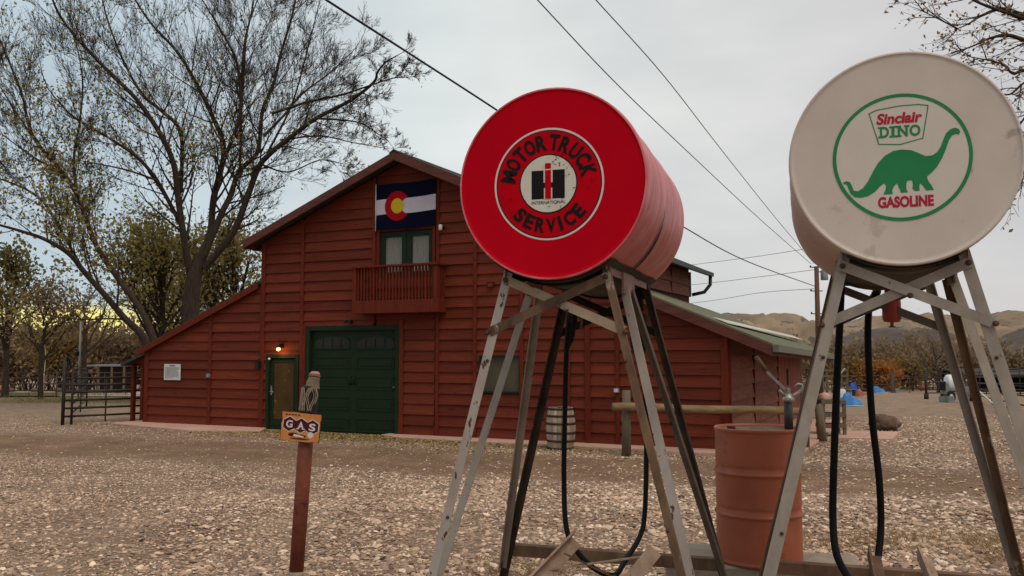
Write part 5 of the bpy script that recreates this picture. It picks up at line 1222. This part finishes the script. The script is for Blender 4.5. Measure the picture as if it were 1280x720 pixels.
bushy('orange_tree', 'small ochre leafed tree behind the corral gate', 85, 425, 66, 70, 10, M_leafY, dens=1.3, lsz=.26, trunk=.14, crown=.85)
# pale dead sapling
pd = gnd(54, 493); ps = Tree(3); ps.big.tube(spline([Vector(pd), at(55,470,pd.y), at(57,445,pd.y), at(56,432,pd.y)]), [.05,.05,.048,.046,.045,.043,.042,.04,.038,.036,.035,.034,.033,.03,.028,.026,.025,.023,.022,.02,.018,.016,.015,.013,.012], 8, cap=False)
for (a_, b_) in (((56,455),(45,449)), ((57,448),(66,436)), ((56,462),(67,463)), ((56,470),(50,466))): ps.grow(at(*a_, pd.y), (at(*b_, pd.y)-at(*a_, pd.y)).normalized(), (at(*b_, pd.y)-at(*a_, pd.y)).length, .018, 1, leafp=0, nch=(2,3))
ps.finish('dead_sapling', 'pale bare sapling standing on the grass strip at left', 'tree', tuple(pd), M_palebark, M_leafD)
# brush lines
def brush_line(name, label, u0, u1, vt, Y, leafm, seed, n=26, lsz=.3):
    R_ = random.Random(seed); T = Tree(seed)
    for i in range(n):
        u = u0+(u1-u0)*(i+R_.random())/n; Yi = Y+R_.uniform(-4, 4); b_ = Vector((at(u, 460, Yi).x, Yi, tz(Yi))); H = at(u, vt(u)+R_.uniform(-5, 6), Yi).z-tz(Yi)
        for k in range(4): T.grow(b_+Vector((R_.uniform(-1,1), 0, 0)), Vector((R_.uniform(-.5,.5), R_.uniform(-.4,.4), 1)).normalized(), H*R_.uniform(.7,1), .05, 2, up=.1, wob=.2, nch=(4,5), leafp=.85, lsz=lsz, lspread=.35)
    T.tw.v += []; o0 = Vector((at((u0+u1)/2, 460, Y).x, Y, 0)); t = T.finish(name, label, 'brush', o0, M_bark2, leafm); t['kind'] = 'stuff'
    return t
brush_line('brush', 'brown scrub thicket along the far side of the left corral', -60, 330, lambda u: 433+6*sin(u*.05), 80, M_leafD, 41, 90, .34)
brush_line('brush', 'grey brown scrub thicket below the right hills', 960, 1420, lambda u: 447+5*sin(u*.07), 92, M_leafD, 42, 40, .36)
bushy('orange_bush', 'bright orange bush left of the right-hand fuel hose', 1066, 462, 80, 40, 51, M_leafY, cat='bush', dens=1.5, lsz=.30, trunk=.08, crown=.95)
bushy('orange_bush', 'bright orange bush seen between the two hanging fuel hoses', 1092, 464, 78, 24, 52, M_leafC, cat='bush', dens=1.5, lsz=.30, trunk=.08, crown=.95)
bushy('orange_bush', 'bright orange bush in the middle of the far corral', 1108, 466, 80, 20, 53, M_leafC, cat='bush', dens=1.5, lsz=.30, trunk=.08, crown=.95)
bushy('orange_bush', 'dull orange bush right of the brightest bushes', 1140, 462, 82, 44, 56, M_leafY, cat='bush', dens=1.3, lsz=.30, trunk=.08, crown=.95)
bushy('bare_tree', 'wide grey half-bare tree beyond the corral at right', 1172, 428, 70, 86, 54, M_leafD, bark=M_bark2, dens=1.5, lsz=.16, trunk=.16, crown=.85, leafp=.5)
bushy('bare_tree', 'pale olive tree behind the corral in front of the shale hill', 1128, 437, 96, 70, 55, M_leafD, bark=M_bark2, dens=1.3, lsz=.26, trunk=.16, crown=.9, leafp=.6)
# overhanging branches at upper right (tree stands outside the frame)
T = Tree(77); T.rmin = .003; YR = 13.0; kr = dict(leafp=.33, lsz=.055, lspread=.06, up=.02)
tb = Vector((at(1440, 400, YR).x, YR, 0))
T.big.tube(spline([tb, tb+Vector((.05,0,2)), at(1430,180,YR), at(1400,60,YR), at(1390,-60,YR)]), [.26-.0045*i for i in range(33)], 12, cap=False)
for pxl, r_ in (([(1405,70),(1340,45),(1280,20),(1253,11),(1226,20),(1212,29),(1197,36)], .05), ([(1300,30),(1235,8),(1205,-6),(1180,-20)], .03), ([(1197,36),(1172,23),(1147,11)], .014), ([(1415,90),(1340,70),(1280,50),(1259,44),(1237,48),(1215,58),(1188,67)], .045),
                ([(1420,120),(1340,80),(1280,88),(1266,92),(1250,79),(1208,70)], .04), ([(1425,150),(1350,110),(1290,100),(1262,118),(1240,112)], .035), ([(1428,190),(1360,150),(1300,135),(1272,160),(1262,190)], .035), ([(1430,220),(1370,200),(1310,190),(1280,215),(1268,245)], .03), ([(1395,20),(1330,-10),(1280,-25),(1230,-30)], .04)):
    px_limb(T, pxl, YR, r_, .006, T.r.uniform(-1.2, 1.2), step=.16, lens=(.75,.32), lvl=1, start=.05, **kr)
    
T.finish('overhanging_tree', 'bare twiggy tree reaching in from beyond the right edge', 'tree', tb, M_bark, M_leafD)

# ================================================================== CORRALS, SHED, CLUTTER
def pipe_panel(name, label, a, b_, H, rails, posts, r=.022, pr=1.0, group=None, m=None):
    t = thing(name, label, 'fence', tuple(a), 0, group); o0 = Vector(a); D = Vector(b_)-o0; mt = m or M_pipe
    for z in rails: MB().tube([(0,0,z), D+Vector((0,0,z))], r, 8).build('rail', mt, t)
    for k in range(posts):
        p = D*(k/(posts-1)); MB().tube([p, p+Vector((0,0,H))], r*(1.5 if k in (0, posts-1) else 1.0)*pr, 8).build('post', mt, t)
    return t
M_farpipe = mat('dusty_corral_pipe', (.10,.075,.055), (.07,.05,.04), rough=.8)
ga_, gb_ = gnd(79, 529), gnd(181, 524)
pipe_panel('corral_gate', 'brown six-rail pipe gate closing off the left side of the barn', ga_, gb_, 1.25, (.18,.40,.62,.84,1.03,1.22), 3, .03, .7)
gt2 = thing('gate_post', 'tall dark double gate post left of the pipe gate', 'post', gnd(78, 532)); Hh = at(78, 447, gt2.location.y).z-gt2.location.z
MB().tube([(0,0,0),(0,0,Hh)], .045, 10).build('tall_post', M_pipe, gt2); MB().tube([(.02,.05,Hh-.02),(.08,.05,Hh+.01),(.14,.05,Hh-.03),(.15,.05,1.5)], .022, 8).build('latch_loop', M_pipe, gt2)
pipe_panel('corral_fence', 'pipe panel running back from the tall double gate post', gnd(89, 531), gnd(108, 508), 1.5, (.3,.55,.8,1.05,1.28,1.48), 3, .022)
for i, (u0, v0, u1, v1, lb) in enumerate(((-70,497,70,496,'far thin corral fence at the left edge behind the yard tree'), (70,497,182,494,'far thin corral fence seen through the pipe gate'), (-70,486,182,485,'farthest corral fence below the left thicket'))):
    pipe_panel('corral_fence', lb, gnd(u0, v0), gnd(u1, v1), 1.5, (.4,.8,1.15,1.48), 5, .026, .8, m=M_farpipe)
for i, (u, v, Y, h, lb) in enumerate(((104,0,38,.0,'thin grey light pole behind the pipe gate'),)):
    lp_ = thing('light_pole', lb, 'pole', (at(99,460,44).x, 44, tz(44))); MB().tube([(0,0,0),(0,0,at(99,402,44).z-tz(44))], .05, 8).build('pole_shaft', M_greytin, lp_); MB().lathe([(.0,0),(.11,.02),(.13,.2),(.05,.3),(0,.3)], 12, (-.1,0,at(99,445,44).z-tz(44))).build('feeder', M_brush, lp_)
sh = thing('pole_shed', 'low far shed with a pale tin roof behind the pipe gate', 'shed', (at(138,470,66).x, 66, tz(66)))
MB().box((-1.5,-1,2.05), (1.5,1.5,2.16)).build('roof', M_greytin, sh)
for x in (-1.4, -.5, .5, 1.4): MB().box((x-.06,-.95,0), (x+.06,-.83,2.05)).build('post', M_post, sh)
MB().box((-1.4,1.3,0), (1.4,1.4,2.05)).build('back_wall', M_hoop, sh)
pad = MB(); P_ = [gnd(u, v) for u, v in ((-160,489.5),(200,488),(200,496),(-160,497))]; pad.add([(p.x,p.y,p.z+.05) for p in P_], [(0,1,2,3)]); tag(pad.build('far_pen_ground', mat('pale_pen_sand', (.55,.40,.33), (.42,.3,.24), scale=.5, rough=.95)), kind='structure')
rp_ = thing('stock_block', 'orange drum lying at the far left by the corral', 'drum', gnd(1, 493)); MB().lathe([(.0,-.4),(.3,-.4),(.3,.4),(0,.4)], 16, (0,0,.35), 'x').build('drum_shell', M_drum, rp_); MB().lathe([(.31,-.15),(.33,-.13),(.31,-.11)], 16, (0,0,.35), 'x').build('rim', M_drum, rp_)
for i, (u, lb) in enumerate(((14, 'dark wood stump left of the yard tree'), (43, 'dark wood stump between yard tree and pale sapling'), (73, 'dark wood stump right of the pale sapling'))):
    st_ = thing('tree_stump', lb, 'stump', gnd(u, 491)); MB().tube([(0,0,0),(0,0,.3),(.02,0,.38)], [.28,.22,.2], 9).build('stump', M_bark2, st_)
# right-hand yard
pipe_panel('corral_fence', 'brown rail fence crossing behind the blue tarps', gnd(1040,491), gnd(1116,491), 1.4, (.3,.65,1.0,1.35), 4, .035, m=M_farpipe)
pipe_panel('corral_fence', 'far pipe fence between the thick post and the gate post', gnd(1118,491), gnd(1158,492), 1.3, (.4,.8,1.25), 3, .026, m=M_farpipe)
pipe_panel('corral_fence', 'pipe fence behind the white cart', gnd(1158,498), gnd(1205,497), 1.45, (.3,.6,.9,1.15,1.4), 3, .028)
pipe_panel('corral_fence', 'pipe fence running forward along the dark shed', gnd(1205,497), gnd(1285,520), 1.5, (.3,.6,.9,1.2,1.45), 6, .024)
pipe_panel('corral_fence', 'second pipe fence inside the dark shed', gnd(1215,492), gnd(1330,498), 1.6, (.4,.8,1.2,1.6), 6, .03)
tp = thing('corral_post', 'thick square wooden post in the far fence right of the hoses', 'post', gnd(1116,491)); MB().box((-.13,-.13,0),(.13,.13,1.65)).build('post_body', M_post, tp, bevel=.01); MB().box((-.15,-.15,1.65),(.15,.15,1.70)).build('cap', M_post, tp)
gp2 = thing('corral_post', 'dark steel gate post at the corner of the far pen', 'post', gnd(1158,499)); MB().tube([(0,0,0),(0,0,1.6)], .06, 10).build('post_body', M_pipe, gp2); MB().tube([(0,0,0),(0,0,.3)], .12, 10).build('footing', M_hoop, gp2)
ds = thing('dark_shed', 'long low open shed with a dark roof at the right edge', 'shed', gnd(1204, 492)); L_ = 14; zz_ = at(1204, 462, ds.location.y).z-ds.location.z
MB().add([(-.3,-.8,zz_-.35),(L_,-.8,zz_-.35),(L_,3,zz_+.05),(-.3,3,zz_+.05),(-.3,-.8,zz_-.45),(L_,-.8,zz_-.45),(L_,3,zz_-.05),(-.3,3,zz_-.05)], [(0,1,2,3),(7,6,5,4),(0,4,5,1),(1,5,6,2),(2,6,7,3),(3,7,4,0)]).build('roof', M_hoop, ds)
for x in range(0, 14, 3): MB().box((x-.08,-.6,0),(x+.08,-.44,zz_-.44)).build('post', M_post, ds)
MB().box((-.2,2.7,0),(L_,2.8,zz_-.1)).build('back_wall', M_darksteel, ds)
def tarp(name, label, pix, mt, hpx, seed):
    P_ = [gnd(u, v) for u, v in pix]; cz_ = P_[0].z; cx = sum(p.x for p in P_)/len(P_); cy = sum(p.y for p in P_)/len(P_); W = (max(p.x for p in P_)-min(p.x for p in P_))/2
    H = hpx/FPX*cy; t = thing(name, label, 'tarp', (cx, cy, cz_)); m = MB(); n = 22; vs = []
    for j in range(n):
        for i in range(n):
            x, y = -1+2*i/(n-1), -1+2*j/(n-1); r = max(abs(x), abs(y)); z = H*min(1, 1.6*max(0, 1-r**2.4))*(.62+.75*mno.noise(Vector((x*1.5, y*1.5, seed*1.7))))*(1-.2*x)
            z += .05*abs(mno.noise(Vector((x*5, y*5, seed)))); vs.append((x*W*(1+.08*mno.noise(Vector((y*3, seed, 0)))), y*W*.8, z+.01))
    m.add(vs, [(j*n+i, j*n+i+1, (j+1)*n+i+1, (j+1)*n+i) for j in range(n-1) for i in range(n-1)]); m.build('cover', mt, t, fix=False)
    m = MB(); m.tube([(-W,-W*.8,.03),(0,-W*.85,.04),(W,-W*.8,.03)], .02, 5); m.build('hem_rope', M_white, t); return t
tarp('tarp', 'bright blue tarp heap nearest the left fuel hose', [(1051,508),(1076,508)], M_tarp, 15, 1.3)
tarp('tarp', 'dark blue tarp heap against the far fence', [(1061,491),(1075,491)], M_tarp2, 13, 2.3)
tarp('tarp', 'low blue tarp heap just right of the right fuel hose', [(1091,491.5),(1107,491.5)], M_tarp, 8, 3.3)
rdm = tarp('tarp', 'red and tan heap of sacks beside the dark blue tarp', [(1071,496),(1085,496)], M_drum, 9, 4.1)
wb = thing('white_barrel', 'white plastic drum beside the nearest blue tarp', 'drum', gnd(1050,507)); MB().lathe([(.0,0),(.22,0),(.24,.1),(.24,.6),(.2,.66),(0,.67)], 16).build('drum_shell', M_white, wb); MB().lathe([(0,0),(.06,0),(.06,.04),(0,.04)], 10, (.08,0,.67)).build('cap', M_greytin, wb)
tub = thing('feed_tub', 'pale grey feed tub right of the thick fence post', 'tub', gnd(1121,491)); MB().lathe([(.15,0),(.2,.35),(.22,.35),(.2,.3),(.13,.03)], 16, cap=False).build('tub_shell', M_paper, tub); MB().lathe([(.21,.34),(.235,.345),(.21,.37)], 16).build('rim', M_greytin, tub)
rbk = thing('red_bucket', 'small red bucket hanging on the far gate', 'bucket', at(1153,488,68)); rbk.scale = (1.7, 1.7, 1.7); MB().lathe([(0,0),(.1,0),(.13,.22),(.12,.22),(0,.03)], 14).build('bucket_shell', M_shadegreen, rbk); MB().tube([(-.12,0,.22),(-.08,0,.32),(.08,0,.32),(.12,0,.22)], .01, 6).build('handle', M_greytin, rbk)
# timber chute
tc_ = thing('loading_chute', 'grey timber loading chute frame behind the barn corner', 'chute', gnd(1040,496)); Yc = tc_.location.y
for (x, h) in ((-1.1,1.7),(-.3,1.7),(.6,1.8),(.95,1.5)): MB().box((x-.06,-.06,0),(x+.06,.06,h)).build('post', M_post, tc_)
for z in (.4,.8,1.2,1.55): MB().box((-1.2,-.1,z),(1.0,-.065,z+.12)).build('plank', M_post, tc_)
for s_ in (-1, 1): MB().beam((s_*.5-.1,-.14,1.3),(s_*.9-.1,-.14,1.75), .04,.05).build('brace', M_white, tc_)
for k, (u, v, w_, h_, mt, lb) in enumerate(((1060,495,.9,.5,M_post,'flat plank pallet stack beside the tarps'),)):
    pl_ = thing('pallet', lb, 'pallet', gnd(u, v))
    for i in range(4): MB().box((-w_/2,-.3,i*.13),(w_/2,.3,i*.13+.03)).build('deck', mt, pl_)
    for x in (-w_/2, 0, w_/2-.08):
        for i in range(3): MB().box((x,-.3,i*.13+.03),(x+.08,.3,(i+1)*.13)).build('stringer', mt, pl_)
# white wheeled cart
ct = thing('sprayer_cart', 'small white tank cart with black wheels parked by the corral', 'cart', gnd(1196,503)); ct.scale = (.8, .85, 1.15); 
MB().lathe([(0,-.45),(.28,-.44),(.33,-.36),(.33,.36),(.28,.44),(0,.45)], 20, (-.15,0,.78), 'x').build('white_tank', mat('bright_white_plastic', (.78,.77,.74), (.7,.69,.66), rough=.45), ct)
MB().lathe([(.12,0),(.12,.06),(0,.07)], 14, (-.15,0,1.1)).build('lid', M_brush, ct)
MB().box((-.75,-.3,.33),(1.0,.3,.40)).box((-.75,-.28,.40),(-.45,.28,.75)).build('frame', M_greytin, ct)
for (x, y) in ((-.5,-.35),(.85,-.35),(-.5,.35),(.85,.35)):
    wh = MB().lathe([(.13,-.07),(.2,-.08),(.24,-.06),(.24,.06),(.2,.08),(.13,.07)], 20, (x,y,.24), 'y', cap=False).build('wheel', M_tirek, ct); MB().lathe([(0,-.05),(.135,-.05),(.135,.05),(0,.05)], 16, (x,y,.24), 'y').build('rim', M_white, wh)
MB().box((-1.02,-.25,.5),(-.70,.25,.85)).build('engine', M_brush, ct, bevel=.03); MB().box((.3,-.25,.41),(.8,.25,.62)).build('tool_box', M_greytin, ct)
for k, (u, v, lb) in enumerate(((1179,503.5,'left grey crate in front of the white cart'), (1188,503.8,'right grey crate in front of the white cart'))):
    cr = thing('crate', lb, 'crate', gnd(u, v)); MB().box((-.13,-.13,0),(.13,.13,.02)).box((-.13,-.13,.02),(-.11,.13,.3)).box((.11,-.13,.02),(.13,.13,.3)).box((-.11,-.13,.02),(.11,-.11,.3)).box((-.11,.11,.02),(.11,.13,.3)).build('crate_shell', M_greytin, cr)
dpz = thing('white_pole', 'long white pole propped against the corral rails at right', 'pole', gnd(1261,523)); q_ = at(1208,475,40); o0 = Vector(dpz.location)
MB().tube([Vector((0,0,.03)), (q_-o0)], .03, 8).build('pole_shaft', M_white, dpz); MB().lathe([(0,-.02),(.035,-.02),(.035,.02),(0,.02)], 8, (0,0,.03)).build('end_cap', M_greytin, dpz)

# ================================================================== LITTER, STRAW
def flat_leaves(name, label, pts, mt, sz_, seed):
    R = np.random.RandomState(seed); n = len(pts); C = np.array(pts); a = R.uniform(0, 2*pi, n); s = R.uniform(.6, 1.3, n)*sz_; t = R.uniform(-.35, .35, (n, 2))
    ux = np.stack([np.cos(a), np.sin(a), t[:, 0]], 1)*s[:, None]; vx = np.stack([-np.sin(a), np.cos(a), t[:, 1]], 1)*s[:, None]*.6
    V = np.stack([C-ux, C+vx, C+ux, C-vx], 1).reshape(-1, 3); m = MB(); m.v = [tuple(v) for v in V]; m.f = [(4*i, 4*i+1, 4*i+2, 4*i+3) for i in range(n)]; m.sm = [False]*n
    return tag(m.build(name, mt, fix=False), label, 'leaves', kind='stuff')
rl = random.Random(9); lp = []
x_g = (ga[0]+ga[1])/2
while len(lp) < 9000:
    x = rl.gauss(x_g+.6, 3.0) if rl.random() < .8 else rl.uniform(XL-2, 2); y = -abs(rl.gauss(0, .75))-.15
    if x > .5 or x < XL-3: continue
    if y > -.5 and not (XL+3 < x < ga[1]+.1): continue
    lp.append(tuple(wp(x, y, .016+rl.uniform(0, .012))))
for _ in range(260):
    d_ = rl.uniform(7, 19); lp.append((rl.uniform(-.6, .6)*d_, d_, .035))
flat_leaves('fallen_leaves', 'fallen yellow brown leaves drifted in front of the barn doors', lp, M_leafl, .03, 4)
def straw(name, label, zones, n, seed, h=.09):
    R_ = random.Random(seed); m = MB()
    for _ in range(n):
        (cx, cy, sx, sy_) = R_.choice(zones); x = R_.gauss(cx, sx); y = R_.gauss(cy, sy_); l = h*R_.uniform(.4, 1.3); a = R_.uniform(0, 2*pi); t = R_.uniform(.3, 1.4); w = .0028
        d_ = Vector((cos(a)*sin(t), sin(a)*sin(t), cos(t)))*l; s_ = Vector((-sin(a), cos(a), 0))*w; b_ = Vector((x, y, tz(y)+gh(x, y)))
        m.add([b_-s_, b_+s_, b_+d_*.6+s_*.7+Vector((0,0,.01)), b_+d_], [(0,1,2,3)])
    return tag(m.build(name, mt_straw, fix=False), label, 'dry grass', kind='stuff')
mt_straw = M_straw
gz = []
for (u, v, a_, b_) in ((1130,668,.5,.12),(1230,672,.4,.15),(1040,676,.35,.12),(690,700,.35,.12),(1180,664,.5,.1),(660,716,.2,.1),(1262,690,.2,.12)):
    p = gnd(u, v+10); gz.append((p.x, p.y, a_*1.4, b_*1.7))
straw('dry_grass', 'dry straw coloured grass tufts among the gravel by the tank stands', gz, 2600, 4)
gz = [(gnd(u, v).x, gnd(u, v).y, 4.0, 2.0) for u, v in ((20,494),(60,495),(110,501),(150,503))]
M_grn = ramp_island('yellow_green_grass', [(.2,.17,.05), (.13,.12,.035), (.28,.22,.08)], rough=.9, bump=0); mt_straw = M_grn
straw('grass_strip', 'thin yellow green grass along the left corral', gz, 9000, 6, .35)
for i, pts_ in enumerate(([(-160,497),(75,496.5),(75,492),(-160,492)], )):
    P_ = [gnd(u, v) for u, v in pts_]; pad = MB(); pad.add([(p.x,p.y,p.z+.09) for p in P_], [(0,1,2,3)]); tag(pad.build('lawn', mat('short_lawn', (.14,.12,.04), (.09,.08,.03), scale=2, rough=.95, bump=.5)), kind='structure')

# repeats of a kind carry one group phrase
GR = {'corral_fence': 'corral fences around the yard', 'corral_post': 'posts of the far corral', 'orange_bush': 'autumn bushes beyond the corral', 'bare_tree': 'half bare trees beyond the corrals', 'leafy_tree': 'olive leafed trees behind the barn', 'overhead_tank': 'overhead fuel tanks on stands', 'tank_stand': 'stands of the overhead tanks', 'fuel_hose': 'fuel hoses hanging from the tanks', 'fuel_filter': 'filters under the tanks', 'angle_iron': 'angle irons leaning in the tank stands', 'tie_bar': 'tie bars between leaning irons', 'tree_stump': 'stumps on the grass strip', 'tarp': 'tarp covered heaps by the far fence', 'crate': 'crates by the white cart', 'power_cable': 'overhead cables to the utility pole', 'stone': 'rocks on the dark bench'}
for o in list(S.objects):
    if o.parent is None and o.get('category') and 'group' not in o:
        k = o.name.split('.')[0]
        if k in GR: o['group'] = GR[k]
